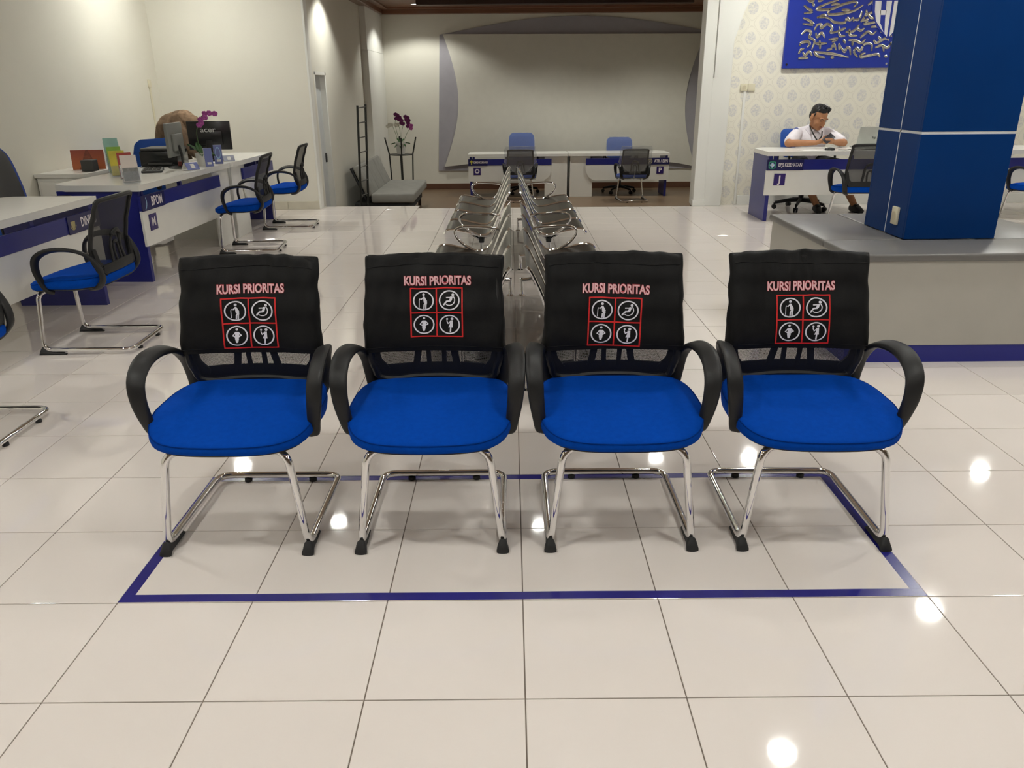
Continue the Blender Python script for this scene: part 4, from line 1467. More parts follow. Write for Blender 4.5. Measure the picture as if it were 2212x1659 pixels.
# strokes traced in board millimetres: 1 unit = 1/2212 of a 300-pixel-wide crop
STR = [[(430, 90), (490, 140), (560, 190), (430, 215)], [(420, 285), (520, 330), (570, 390), (410, 375)], [(395, 545), (470, 480), (545, 510), (520, 590), (600, 650), (560, 790)],
       [(610, 690), (680, 695), (795, 690)], [(680, 640), (690, 780)], [(370, 730), (390, 680), (490, 660), (530, 700), (490, 750)], [(355, 855), (390, 790), (440, 770)],
       [(420, 830), (460, 880), (520, 820), (570, 890)], [(350, 925), (505, 920)], [(590, 820), (760, 845), (920, 865), (1140, 920)], [(590, 820), (650, 890), (770, 920)],
       [(960, 10), (800, 60), (620, 150), (830, 155), (1000, 90), (1180, 40), (1245, 60), (1190, 125)], [(830, 150), (810, 230), (1000, 225), (1200, 180), (1340, 90)],
       [(1010, 165), (1140, 170)], [(850, 85), (920, 70), (985, 80)], [(630, 285), (740, 240), (750, 270), (640, 280)], [(740, 270), (830, 300), (900, 355), (1060, 365), (1100, 290), (1140, 330), (1190, 290), (1200, 350)],
       [(1210, 320), (1280, 310), (1325, 190)], [(1310, 360), (1390, 240), (1390, 160)], [(1400, 240), (1490, 200), (1610, 90)], [(1420, 240), (1470, 290), (1550, 295)], [(1520, 215), (1620, 200)],
       [(1340, 340), (1420, 320), (1370, 390), (1530, 360), (1665, 350)], [(1470, 435), (1680, 415)], [(595, 480), (640, 400), (700, 390), (700, 450), (790, 385), (870, 440), (850, 520), (980, 490), (975, 420)],
       [(960, 500), (1080, 450)], [(970, 510), (1000, 570), (1075, 575)], [(1080, 510), (1200, 500), (1290, 400)], [(1140, 460), (1150, 560), (1260, 570)], [(1250, 450), (1310, 490), (1370, 455)],
       [(620, 520), (640, 590), (710, 520), (760, 600)], [(1310, 610), (1360, 560), (1430, 510), (1500, 550), (1560, 500)], [(1620, 510), (1740, 530), (1800, 590)], [(820, 630), (960, 620), (870, 670)],
       [(1050, 630), (1085, 690)], [(1130, 640), (1240, 650), (1330, 690), (1390, 630)], [(1195, 650), (1195, 730)], [(790, 800), (870, 770), (900, 700), (945, 800)], [(985, 690), (990, 800)],
       [(990, 710), (1070, 830), (1100, 770), (1150, 770), (1170, 880)], [(1280, 920), (1220, 830), (1260, 770), (1320, 820), (1380, 710), (1490, 710), (1500, 820)], [(1400, 850), (1330, 880), (1340, 915), (1470, 890), (1600, 870), (1630, 920)],
       [(1520, 640), (1570, 690), (1700, 620), (1760, 650)], [(1590, 590), (1640, 640)], [(1550, 765), (1660, 730), (1690, 830)], [(1660, 720), (1740, 770), (1800, 690), (1830, 750)], [(1790, 870), (1840, 810), (1980, 815)],
       [(1910, 640), (1915, 780), (1880, 910)], [(1860, 670), (1980, 610)], [(860, 910), (910, 922)], [(1700, 900), (1750, 915)], [(1410, 95), (1480, 40), (1500, 80), (1580, 20)], [(480, 5), (540, 30), (590, 20)], [(560, 50), (590, 105)], [(640, 25), (720, 15)]]


def board_xy(u, v):
    # crop corner (1660,0)..(1960,170): the board's lower left corner lies at (1687,148), 163 px per metre across, 198 up
    return ((1660 + u * 300 / 2212 - 1688.5 + v * 0.0135) / 178.0, 0.012 + (148 - v * 170 / 1253) / 199.0)


g = G()
for k, st in enumerate(STR):
    pts = smoothpath([(board_xy(u, v)[0], -0.050, board_xy(u, v)[1]) for u, v in st], 5)
    m = len(pts)
    g.strip(pts, lambda u: 0.006 + 0.010 * sin(pi * (0.12 + 0.8 * u)), 0.006, lambda u: (0.55, 0, 1), 8)
# the script goes on upward, out of the picture, in the same manner
rnd = random.Random(5)
for k in range(60):
    cx, cz = rnd.uniform(0.16, 2.4), rnd.uniform(0.80, 1.25)
    a = rnd.uniform(-0.6, 0.6)
    n_ = rnd.randint(3, 5)
    pts = [(cx + (i - n_ / 2) * 0.045 * cos(a), -0.050, cz + (i - n_ / 2) * 0.045 * sin(a) + rnd.uniform(-0.04, 0.04)) for i in range(n_)]
    if any(0.98 < p[0] < 1.6 and 0.36 < p[2] < 1.2 for p in pts):
        continue
    g.strip(smoothpath(pts, 4), lambda u: 0.006 + 0.010 * sin(pi * (0.12 + 0.8 * u)), 0.006, lambda u: (0.55, 0, 1), 8)
obj('silver_script', g, SILVER, bd, smooth=60)
# shield: red band on top, white letters on blue
SX, SZ = 1.205, 0.745
sh = obj('shield', G().prism([(SX - 0.235, SZ + 0.02), (SX + 0.235, SZ + 0.02), (SX + 0.225, SZ - 0.12), (SX + 0.15, SZ - 0.28), (SX, SZ - 0.42), (SX - 0.15, SZ - 0.28), (SX - 0.225, SZ - 0.12)], -0.060, -0.045), BOARDB, bd)
obj('red_band', G().b2(SX - 0.245, SX + 0.245, -0.068, -0.045, SZ + 0.005, SZ + 0.13, 0.002, 1), mat('shield_red', (0.42, 0.01, 0.02), 0.35), bd)
flat_text('DUA', (SX + 0.02, -0.0685, SZ + 0.055), bd, SHIELDW)
W_ = [[(-0.205, -0.01), (-0.135, -0.01), (-0.115, -0.25), (-0.105, -0.26), (-0.06, -0.345), (-0.09, -0.315), (-0.165, -0.225), (-0.195, -0.12)],
      [(-0.135, -0.11), (-0.06, -0.11), (-0.06, -0.16), (-0.128, -0.16)], [(-0.075, -0.01), (-0.012, -0.01), (-0.012, -0.395), (-0.045, -0.36), (-0.062, -0.20)],
      [(0.015, -0.01), (0.075, -0.01), (0.055, -0.345), (0.015, -0.395)], [(0.075, -0.01), (0.205, -0.01), (0.20, -0.06), (0.075, -0.06)],
      [(0.145, -0.06), (0.20, -0.06), (0.195, -0.12), (0.165, -0.225), (0.09, -0.315), (0.055, -0.345), (0.06, -0.28), (0.10, -0.23), (0.135, -0.15)]]
g = G()
for poly in W_:
    g.prism([(SX + a, SZ + b) for a, b in poly], -0.066, -0.060)
obj('shield_letters', g, SHIELDW, bd, smooth=0)


# ------------------------------------------------------------------ orchids
def flower_geo(r, seed):
    g = G()
    rn = random.Random(seed)
    for k, (a, w, l) in enumerate(((pi / 2, 0.42, 0.95), (pi / 2 + 1.25, 0.62, 1.0), (pi / 2 - 1.25, 0.62, 1.0), (pi / 2 + 2.5, 0.42, 0.95), (pi / 2 - 2.5, 0.42, 0.95))):
        ca_, sa_ = cos(a), sin(a)
        rows = []
        for i, (t, ww) in enumerate(((0.05, 0.10), (0.35, 0.75), (0.65, 1.0), (0.9, 0.65), (1.0, 0.2))):
            d = l * t * r
            yb = -0.18 * r * sin(t * 2.6)
            hw = ww * w * r
            rows.append([(ca_ * d - sa_ * hw * s, yb + abs(s) * 0.06 * r, sa_ * d + ca_ * hw * s) for s in (-1, 0, 1)])
        v = [p for q in rows for p in q] + [(p[0], p[1] + 0.0015, p[2]) for q in rows for p in q]
        f = []
        for i in range(4):
            for j in range(2):
                e = i * 3 + j
                f += [(e, e + 1, e + 4, e + 3), (15 + e, 15 + e + 3, 15 + e + 4, 15 + e + 1)]
        g.add(v, f)
    g.sphere((0, -0.12 * r, -0.05 * r), 0.16 * r, None, 8, 6)
    return g


def leaf_geo(length, width, az, lift, droop):
    g = G()
    d = Vector((cos(az), sin(az), 0))
    p = Vector((-sin(az), cos(az), 0))
    v, f = [], []
    n = 8
    for i in range(n + 1):
        t = i / n
        c = d * (length * t) + Vector((0, 0, lift * t - droop * t * t))
        w = width * sin(pi * (0.10 + 0.88 * t)) ** 0.8
        v += [c + p * w + Vector((0, 0, 0.012)), c - Vector((0, 0, 0.004)), c - p * w + Vector((0, 0, 0.012))]
    for i in range(n):
        e = i * 3
        f += [(e, e + 1, e + 4, e + 3), (e + 1, e + 2, e + 5, e + 4)]
    return g.add(v, f)


def orchid(lab, loc, stems, leaves, pot_r, pot_h, fr):
    t = thing('potted_orchid', lab, 'potted plant', loc, 0, 'orchids')
    obj('pot', G().lathe([(0.002, 0.0), (pot_r * 0.72, 0.0), (pot_r, pot_h), (pot_r * 0.92, pot_h), (pot_r * 0.86, pot_h * 0.85), (0.002, pot_h * 0.84)], seg=24), POTW, t)
    for k, (L_, W2, az, li, dr_) in enumerate(leaves):
        o = obj('leaf', leaf_geo(L_, W2, az, li, dr_), LEAF, t, (0, 0, pot_h * 0.85))
    meshes = {}
    for si, (pts, m, fl) in enumerate(stems):
        sp = smoothpath([(x, y, z) for x, y, z in pts], 6)
        s = obj('stem', G().tube(sp, 0.0035, 6), STEMG, t)
        for k, (x, y, z, ang) in enumerate(fl):
            if m.name not in meshes:
                o = obj('flower', flower_geo(fr, 3), m, s)
                meshes[m.name] = o.data
            else:
                o = bpy.data.objects.new('flower', meshes[m.name])
                COL.objects.link(o)
                o.parent = s
            o.location = (x, y, z)
            o.rotation_euler = (0.25, 0.3 * sin(k * 2.1), ang)
    return t


# orchid on the plant stand: pot stands at (-1.94, 12.85) on the stand's ring
OX, OY, OZ = -1.955, 12.80, SUNK + 0.765
st1 = [((0, 0, 0.15), (-0.07, 0, 0.45), (-0.06, 0, 0.58), (0.0, -0.02, 0.64)), ((0.02, 0, 0.15), (0.04, 0, 0.40), (0.09, -0.02, 0.52), (0.14, -0.03, 0.56))]
orchid('purple and white orchid in a white pot on the black plant stand', (OX, OY, OZ),
       [(st1[0], MAGENTA, [(-0.055, -0.03, 0.66, 0.2), (-0.02, -0.03, 0.645, -0.2), (-0.045, -0.03, 0.595, 0.3), (0.01, -0.03, 0.61, 0), (0.045, -0.04, 0.565, -0.2), (0.04, -0.04, 0.52, 0.1), (0.065, -0.04, 0.505, 0.2), (0.0, -0.04, 0.575, 0)]),
        (st1[1], MAGENTA, [(0.115, -0.04, 0.62, 0), (0.15, -0.04, 0.605, 0.2), (0.13, -0.04, 0.57, -0.2), (0.165, -0.04, 0.56, 0.1), (0.155, -0.04, 0.515, 0), (0.15, -0.04, 0.465, 0.2)]),
        (((0.03, 0, 0.15), (0.12, 0, 0.34), (0.19, -0.02, 0.44), (0.21, -0.03, 0.47)), PINKPET, [(0.205, -0.04, 0.475, 0.2), (0.20, -0.04, 0.43, -0.1)]),
        (((-0.02, 0, 0.15), (-0.09, 0, 0.38), (-0.14, -0.02, 0.49), (-0.20, -0.03, 0.48)), WHITEPET, [(-0.14, -0.03, 0.49, 0), (-0.175, -0.03, 0.49, 0.2), (-0.20, -0.03, 0.465, -0.2)]),
        (((0.0, 0.02, 0.15), (0.0, 0.02, 0.38), (-0.02, 0.0, 0.48), (-0.05, 0.0, 0.49)), WHITEPET, [(-0.03, 0.0, 0.495, 0), (-0.06, 0.0, 0.485, 0.2)])],
       [(0.17, 0.028, 0.0, 0.05, 0.05), (0.17, 0.028, 3.0, 0.05, 0.06), (0.15, 0.026, -0.8, 0.03, 0.08), (0.15, 0.026, -2.2, 0.03, 0.09), (0.13, 0.026, -1.5, 0.0, 0.07), (0.13, 0.024, 1.2, 0.09, 0.02), (0.13, 0.024, 2.2, 0.1, 0.02)],
       0.095, 0.20, 0.038)

# black plant stand: ring on four legs that splay outward above it
ps = thing('plant_stand', 'black four-legged metal plant stand in the alcove', 'plant stand', (OX, OY, SUNK), 0)
hr = 0.205
obj('ring', G().tube([(hr * 0.96 * cos(2 * pi * k / 32), hr * 0.96 * sin(2 * pi * k / 32), 0.755) for k in range(32)], 0.0095, 8, True), BLKMETAL, ps)
obj('tray', G().lathe([(0.002, 0.752), (hr * 0.95, 0.752), (hr * 0.95, 0.764), (0.002, 0.764)], seg=28), BLKMETAL, ps)
for k in range(4):
    a = 0.18 + k * pi / 2
    P = [(hr * 0.86 * cos(a), hr * 0.86 * sin(a), 0.0), (hr * cos(a), hr * sin(a), 0.755), (hr * 1.32 * cos(a), hr * 1.32 * sin(a), 1.045)]
    obj('leg', G().tube(P, 0.0125, 8), BLKMETAL, ps)

# black metal ladder-like rack leaning by the alcove wall
ld_ = thing('metal_ladder', 'narrow black metal ladder rack leaning at the alcove left wall', 'ladder', (0, 0, 0), 0)
A0, A1 = Vector((-2.165, 9.75, SUNK)), Vector((-2.105, 9.75, 1.21))
B0, B1 = Vector((-2.115, 10.04, SUNK)), Vector((-2.045, 10.04, 1.22))
for p, q in ((A0, A1), (B0, B1)):
    obj('rail', G().tube([p, q], 0.016, 8, False), BLKMETAL, ld_)
for k in range(9):
    t_ = 0.02 + 0.96 * k / 8.0
    obj('rung', G().tube([A0.lerp(A1, t_), B0.lerp(B1, t_)], 0.008, 8), mat('grey_rung_metal', (0.16, 0.16, 0.15), 0.4, 0.6), ld_)

# grey folding daybed in the alcove corner
db = thing('daybed', 'grey tufted daybed with raised backrest in the alcove corner', 'daybed', (0, 0, SUNK), 0)
obj('seat_cushion', G().b2(-2.07, -1.44, 10.12, 12.0, 0.27, 0.405, 0.03, 3), DAYBED, db)
obj('base', G().b2(-2.33, -1.52, 10.16, 11.9, 0.12, 0.268, 0.01, 1), DAYDARK, db)
rotb = Matrix.Rotation(radians(-24), 4, 'Y')
for k in range(3):
    y0 = 10.12 + 0.627 * k
    obj('back_cushion', G().box((-2.18, y0 + 0.313, 0.58), (0.10, 0.622, 0.47), 0.03, rotb, 3), DAYBED, db)
obj('back_board', G().box((-2.245, 11.06, 0.545), (0.03, 1.86, 0.48), 0.005, rotb, 1), DAYDARK, db)
for x, y in ((-1.56, 10.25), (-1.56, 11.85), (-2.28, 10.25), (-2.28, 11.85)):
    obj('leg', G().b2(x - 0.025, x + 0.025, y - 0.025, y + 0.025, 0, 0.13, 0.003, 1), mat('dark_wood_leg', (0.03, 0.017, 0.012), 0.5), db)

# ------------------------------------------------------------------ things on the left counters
DT = 0.7505
# white cabinet on the left wall
cb = thing('white_cabinet', 'low white cabinet with drawers against the left wall', 'cabinet', (-4.08, 5.98, 0), 0)
obj('carcass', G().b2(-0.155, 0.26, -0.38, 0.36, 0.0, 0.70, 0.003, 1), DESKW, cb)
obj('cabinet_top', G().b2(-0.165, 0.28, -0.40, 0.38, 0.70, 0.735, 0.003, 1), DESKW, cb)
for k in range(2):
    dw = obj('drawer', G().b2(0.262, 0.276, -0.36 + k * 0.35, -0.03 + k * 0.35, 0.38, 0.68, 0.003, 1), DESKW, cb)
    obj('knob', G().sphere((0.286, -0.195 + k * 0.35, 0.60), 0.010, None, 10, 6), DGREYP, dw)
dfr = obj('end_drawer', G().b2(-0.13, 0.235, -0.394, -0.382, 0.42, 0.67, 0.003, 1), DESKW, cb)
obj('knob', G().sphere((0.12, -0.402, 0.62), 0.010, None, 10, 6), DGREYP, dfr)
pic = thing('picture', 'orange picture of a dark tower standing on the white cabinet', 'picture', (-3.945, 6.0, 0.7365), 0)
obj('picture_panel', G().b2(-0.15, 0.13, -0.008, 0.008, 0.0, 0.175, 0.001, 1), mat_picture(), pic)
pic.rotation_euler = (radians(-4), 0, 0.25)
tag(obj('black_box', G().box((-3.868, 5.84, 0.7365 + 0.05), (0.11, 0.10, 0.098), 0.004, None, 1), DGREYP), 'small black box beside the orange picture', 'box')


def brochure_stand(lab, x, y, rz, w, hgt, m, m2=None, lean=20, holder=True):
    t = thing('brochure_stand', lab, 'brochure stand', (x, y, DT), rz, 'brochure holders on desk M')
    R_ = Matrix.Rotation(radians(-lean), 4, 'X')

    def tf(g):
        return g.xf(R_)
    b = obj('brochure', tf(G().b2(-w / 2, w / 2, 0.0, 0.012, 0.014, hgt, 0.001, 1)), m, t)
    if m2:
        obj('brochure_cover', tf(G().b2(-w / 2 + 0.004, w / 2 - 0.002, -0.0012, -0.0002, hgt * 0.02 + 0.014, hgt * 0.55)), m2, b)
    if holder:
        g = G().b2(-w / 2 - 0.004, w / 2 + 0.004, -0.0055, -0.0035, 0.012, hgt * 0.42)
        g.b2(-w / 2 - 0.004, w / 2 + 0.004, 0.013, 0.0155, 0.012, hgt * 0.9).b2(-w / 2 - 0.004, w / 2 + 0.004, -0.0055, 0.0155, 0.010, 0.012)
        obj('holder', tf(g), ACRYL, t)
    obj('foot', G().b2(-w / 2, w / 2, 0.0, 0.075, 0.0, 0.006).box((0, 0.05, 0.045), (w * 0.8, 0.003, 0.085), 0, Matrix.Rotation(radians(18), 4, 'X')), ACRYL, t)
    return t


brochure_stand('cream and grey brochure in a clear stand at the counter corner', -2.945, 4.66, 0.55, 0.115, 0.215, B_CREAM, B_GREY, 16)
brochure_stand('red brochure in a clear stand behind the cream one', -3.10, 4.93, 0.55, 0.105, 0.215, B_RED, PAPER, 16)
brochure_stand('yellow brochure in a clear stand between red and teal ones', -3.27, 5.16, 0.55, 0.12, 0.215, B_YEL, None, 18)
brochure_stand('green brochure in a clear stand beside the yellow one', -3.385, 5.36, 0.55, 0.11, 0.235, B_GREEN, B_GREY, 18)
brochure_stand('teal brochure with a red edge, tallest of the stands', -3.475, 5.52, 0.55, 0.115, 0.30, B_TEAL, B_GREY, 18)

pr = thing('printer', 'black desktop printer behind the brochure stands', 'printer', (-3.335, 6.22, DT), 0.1)
obj('body', G().box((0, 0, 0.07), (0.34, 0.36, 0.14), 0.012, None, 2), SCREENB, pr)
obj('lid', G().box((0, 0.01, 0.153), (0.33, 0.34, 0.024), 0.006, None, 2), DGREYP, pr)
obj('paper_tray', G().box((0.02, -0.19, 0.03), (0.22, 0.06, 0.02), 0.004, None, 1), DGREYP, pr)
tag(obj('red_tag_box', G().box((-3.09, 5.98, DT + 0.026), (0.045, 0.03, 0.05), 0.002, Matrix.Rotation(0.2, 4, 'Z'), 1), mat('small_red_pack', (0.30, 0.06, 0.045), 0.5, var=0.3, scale=60)), 'small red pack in front of the printer', 'box')
kb = thing('keyboard', 'black keyboard lying on desk M', 'keyboard', (-3.20, 5.62, DT), 0.35)
obj('body', G().box((0, 0, 0.011), (0.17, 0.36, 0.02), 0.006, None, 2), DGREYP, kb)
for k in range(4):
    obj('key_row', G().box((-0.055 + 0.036 * k, 0, 0.0235), (0.030, 0.33, 0.006), 0.002, None, 1), SCREENB, kb)


def monitor(lab, loc, rz, w, hgt, m, m2, key=None):
    t = thing('monitor', lab, 'monitor', loc, rz, 'computer monitors on the left counters')
    sc_ = obj('housing', G().box((0, 0, 0.105 + hgt / 2), (w, 0.028, hgt), 0.006, None, 2), m, t)
    obj('screen', G().b2(-w / 2 + 0.012, w / 2 - 0.012, 0.0135, 0.0150, 0.117, 0.093 + hgt), SCREENB, sc_)
    obj('back_bulge', G().box((0, -0.022, 0.105 + hgt * 0.42), (w * 0.62, 0.022, hgt * 0.5), 0.008, None, 2), m, sc_)
    obj('neck', G().strip([(0, -0.045, 0.01), (0, -0.045, 0.12), (0, -0.03, 0.20)], 0.03, 0.007, (1, 0, 0), 10), m2, t)
    obj('base', G().lathe([(0.002, 0), (0.115, 0), (0.115, 0.008), (0.10, 0.014), (0.002, 0.015)], (0, -0.03, 0), 24), m2, t)
    if key:
        flat_text(key, (0, -0.0345, 0.105 + hgt * 0.70), sc_, mat('silver_print', (0.55, 0.55, 0.55), 0.3), right=(1, 0, 0))
    return t


monitor('grey-backed monitor seen edge-on in front of the brown-clad person', (-3.095, 5.93, DT), 1.66, 0.44, 0.29, MONBACK, BLKPL)
monitor('large black monitor with acer on its back, on the far left counter', (-3.06, 6.72, DT), 0.06, 0.425, 0.275, SCREENB, BLKPL, 'acer')
orchid('pink orchid in a white pot before the acer monitor', (-2.945, 6.14, DT),
       [(((0, 0, 0.1), (-0.02, 0, 0.28), (0.02, 0, 0.40), (0.08, 0.0, 0.465), (0.19, 0.0, 0.475)), PINKPET, [(0.02, -0.01, 0.365, 0.2), (0.045, -0.02, 0.385, 0), (0.04, -0.01, 0.415, 0), (0.085, -0.02, 0.43, 0.2), (0.085, -0.01, 0.465, 0), (0.13, -0.02, 0.470, -0.1), (0.18, -0.02, 0.465, 0.2)])],
       [(0.13, 0.03, -0.1, 0.06, 0.07), (0.13, 0.03, 3.0, 0.12, 0.03), (0.11, 0.03, -1.2, 0.05, 0.06), (0.12, 0.028, 2.2, 0.12, 0.02)], 0.062, 0.115, 0.028)


def standing_sign(lab, x, y, rz, w, hgt, m, small=False):
    t = thing('standing_sign', lab, 'table sign', (x, y, DT), rz, 'blue table signs')
    for s in (-1, 1):
        obj('face', G().box((0, s * 0.022, hgt / 2), (w, 0.004, hgt), 0.001, Matrix.Rotation(s * radians(9 if not small else 38), 4, 'X'), 1).xf(Matrix.Translation((0, (0 if not small else s * 0.008), 0.003 if not small else 0.0))), m if s < 0 else PAPER, t)
    lab_y = -0.0275
    if small:
        obj('white_label', G().box((0.0, -0.034, hgt * 0.5), (w * 0.3, 0.003, hgt * 0.6), 0, Matrix.Rotation(-radians(38), 4, 'X')), PAPER, t)
    else:
        obj('white_label', G().box((0, -0.0335, hgt * 0.2), (w * 0.5, 0.002, hgt * 0.12), 0, Matrix.Rotation(-radians(9), 4, 'X')), PAPER, t)
    return t


standing_sign('tall blue tent sign nearest on the counter before the orchid', -2.845, 6.02, 0.55, 0.07, 0.165, SIGNBL)
s2 = standing_sign('tall blue sign with a pale ring emblem before the acer monitor', -2.845, 6.29, 0.35, 0.075, 0.175, SIGNBL)
g = G()
for poly in ring2((0, 0), 0.8, 1.0, 28):
    g.add([(a * 0.024, -0.0345 + (b * 0.055 + 0.02) * 0.155, 0.105 + b * 0.055) for a, b in poly], [(0, 1, 2, 3)])
obj('ring_emblem', g, PALEBLUE, s2, smooth=0)
standing_sign('low blue name sign at the counter edge before the tall tent sign', -2.885, 5.68, 0.9, 0.12, 0.075, SIGNBL, True)
standing_sign('low greyish name sign behind the ring emblem sign', -2.855, 6.58, 0.6, 0.11, 0.065, mat('sign_greyblue', (0.34, 0.36, 0.45), 0.5), True)
pp_ = thing('paper_stack', 'few white papers lying before the acer monitor', 'papers', (-3.07, 6.40, DT), 0.3)
for k in range(3):
    obj('sheet', G().box((0.01 * k, 0.008 * k, 0.0008 + 0.0016 * k), (0.21, 0.29, 0.0014), 0, Matrix.Rotation(0.12 * k, 4, 'Z')), PAPER, pp_)

# ------------------------------------------------------------------ things on desk J
lt = thing('laptop', 'silver laptop with hp on its lid, open on desk J', 'laptop', (4.06, 7.66, DT), 0.0)
obj('keyboard_base', G().box((0, 0.06, 0.009), (0.34, 0.23, 0.016), 0.005, None, 2), LAPTOP, lt)
ll = obj('lid', G().box((0, 0, 0.115), (0.34, 0.008, 0.225), 0.003, Matrix.Rotation(radians(14), 4, 'X'), 2).xf(Matrix.Translation((0, -0.025, 0.008))), LAPTOP, lt)
flat_text('HP', (0.01, -0.031 + 0.0, 0.115), ll, DGREYP, up=(0, -0.24, 0.97))
ms = thing('computer_mouse', 'black mouse on desk J before the man', 'mouse', (3.475, 7.345, DT), 0.0)
obj('body', G().sphere((0, 0, 0.012), (0.058, 0.034, 0.022), None, 18, 10), SCREENB, ms)
obj('wheel', G().sphere((0.03, 0, 0.030), (0.008, 0.003, 0.006), None, 8, 6), GREYP, ms)
tag(obj('paper_sheet', G().box((3.32, 7.40, DT + 0.001), (0.30, 0.20, 0.0016), 0, Matrix.Rotation(0.1, 4, 'Z')), PAPER), 'white paper sheet under the mouse on desk J', 'paper')
cbk = fillet([(3.58, 7.38, DT + 0.004), (3.66, 7.36, DT + 0.004), (3.72, 7.42, DT + 0.004), (3.82, 7.36, DT + 0.004), (3.92, 7.44, DT + 0.004), (4.1, 7.40, DT + 0.004)], 0.04, 5)
tag(obj('cable', G().tube(cbk, 0.004, 6), SCREENB), 'black cable curling over desk J beside the mouse', 'cable')


# ------------------------------------------------------------------ people
def remesh(o, voxel, smooth_it=2):
    m = o.modifiers.new('fuse', 'REMESH')
    m.mode = 'VOXEL'
    m.voxel_size = voxel
    m.use_smooth_shade = True
    if smooth_it:
        s = o.modifiers.new('relax', 'SMOOTH')
        s.factor = 0.5
        s.iterations = smooth_it
    return o


def head_frame(c, yaw, pitch, rollv=0.0):
    """head axes: local -y is where the face looks"""
    return Matrix.Translation(c) @ Matrix.Rotation(yaw, 4, 'Z') @ Matrix.Rotation(pitch, 4, 'X') @ Matrix.Rotation(rollv, 4, 'Y')


man = thing('person', 'seated man in a white short-sleeved shirt looking down at his phone', 'person', (0, 0, 0), 0)
HC = Vector((3.555, 8.00, 1.065))
HM = head_frame(HC, 0.33, 0.42, 0.05)
HS = 1.12


def hp_(x, y, z):
    return HM @ Vector((x * HS, y * HS, z * HS))


hr3 = HM.to_3x3().to_4x4()
body = G()
# head
body.sphere(hp_(0, 0.012, 0.035), (0.076 * HS, 0.094 * HS, 0.088 * HS), hr3, 20, 14)
body.sphere(hp_(0, -0.028, -0.025), (0.062 * HS, 0.062 * HS, 0.085 * HS), hr3, 18, 12)
body.sphere(hp_(0, -0.048, -0.080), (0.036 * HS, 0.034 * HS, 0.030 * HS), hr3, 14, 10)
body.sphere(hp_(0.034, -0.055, -0.028), (0.026 * HS, 0.025 * HS, 0.026 * HS), hr3, 12, 8)
body.sphere(hp_(-0.034, -0.055, -0.028), (0.026 * HS, 0.025 * HS, 0.026 * HS), hr3, 12, 8)
body.limb([hp_(0, -0.086, 0.012), hp_(0, -0.102, -0.018), hp_(0, -0.104, -0.030)], [0.009 * HS, 0.012 * HS, 0.014 * HS], 10)
body.sphere(hp_(0.014, -0.094, -0.032), 0.009 * HS, None, 8, 6)
body.sphere(hp_(-0.014, -0.094, -0.032), 0.009 * HS, None, 8, 6)
body.limb([hp_(-0.045, -0.080, 0.026), hp_(0.0, -0.090, 0.022), hp_(0.045, -0.080, 0.026)], [0.010, 0.010, 0.010], 8)
body.limb([hp_(-0.018, -0.086, -0.058), hp_(0.0, -0.092, -0.057), hp_(0.018, -0.086, -0.058)], [0.007, 0.0085, 0.007], 8)
for s in (-1, 1):
    body.sphere(hp_(s * 0.078, 0.012, -0.008), (0.011 * HS, 0.022 * HS, 0.034 * HS), hr3, 10, 8)
# neck, trunk, arms, legs
body.limb([hp_(0, 0.02, -0.05), (3.545, 8.10, 0.955), (3.54, 8.13, 0.90)], [0.054, 0.056, 0.064], 12)
body.limb([(3.54, 8.13, 0.88), (3.54, 8.16, 0.74), (3.54, 8.18, 0.60), (3.54, 8.17, 0.54)], [0.10, 0.125, 0.125, 0.12], 14)
SHO = {-1: Vector((3.375, 8.12, 0.885)), 1: Vector((3.71, 8.11, 0.885))}
ELB = {-1: Vector((3.165, 7.80, 0.800)), 1: Vector((3.805, 7.80, 0.800))}
WRI = {-1: Vector((3.435, 7.66, 0.812)), 1: Vector((3.640, 7.68, 0.818))}
for s in (-1, 1):
    body.limb([SHO[s], SHO[s].lerp(ELB[s], 0.5) + Vector((0, 0, 0.01)), ELB[s]], [0.055, 0.048, 0.041], 12)
    body.limb([ELB[s], ELB[s].lerp(WRI[s], 0.35), WRI[s]], [0.041, 0.040, 0.026], 12)
    kn = Vector((3.54 + s * 0.16 + (0.0 if s < 0 else 0.10), 7.84, 0.50))
    body.limb([(3.54 + s * 0.09, 8.15, 0.555), kn + Vector((0, 0.02, 0.04)), kn], [0.085, 0.066, 0.058], 12)
    ft = Vector((3.625 if s < 0 else 4.075, 7.895, 0.075))
    body.limb([kn, kn.lerp(ft, 0.35) + Vector((0, 0.02, 0)), ft], [0.055, 0.052, 0.036], 12)
    # hand: palm, four curled fingers of different length, thumb
    PH = Vector((3.545, 7.595, 0.858))           # the phone's centre
    w = WRI[s]
    palm = Vector((PH.x + s * 0.052, 7.625, 0.838))
    body.limb([w, w.lerp(palm, 0.5), palm], [0.025, 0.027, 0.024], 10)
    for k, (ln, dz) in enumerate(((0.95, 0.020), (1.05, 0.004), (1.0, -0.012), (0.8, -0.027))):
        base_ = palm + Vector((-s * 0.004, -0.012, dz))
        kn1 = base_ + Vector((-s * 0.016 * ln, -0.034 * ln, -0.002))
        tip = kn1 + Vector((-s * 0.040 * ln, -0.004, 0.006))
        body.limb([base_, kn1, tip], [0.0095, 0.009, 0.0075], 8)
    body.limb([palm + Vector((0, 0.012, 0.012)), palm + Vector((-s * 0.012, 0.016, 0.036)), palm + Vector((-s * 0.030, -0.004, 0.050))], [0.011, 0.010, 0.008], 8)
bo = obj('body', body, SKIN, man, smooth=60)
remesh(bo, 0.005, 1)
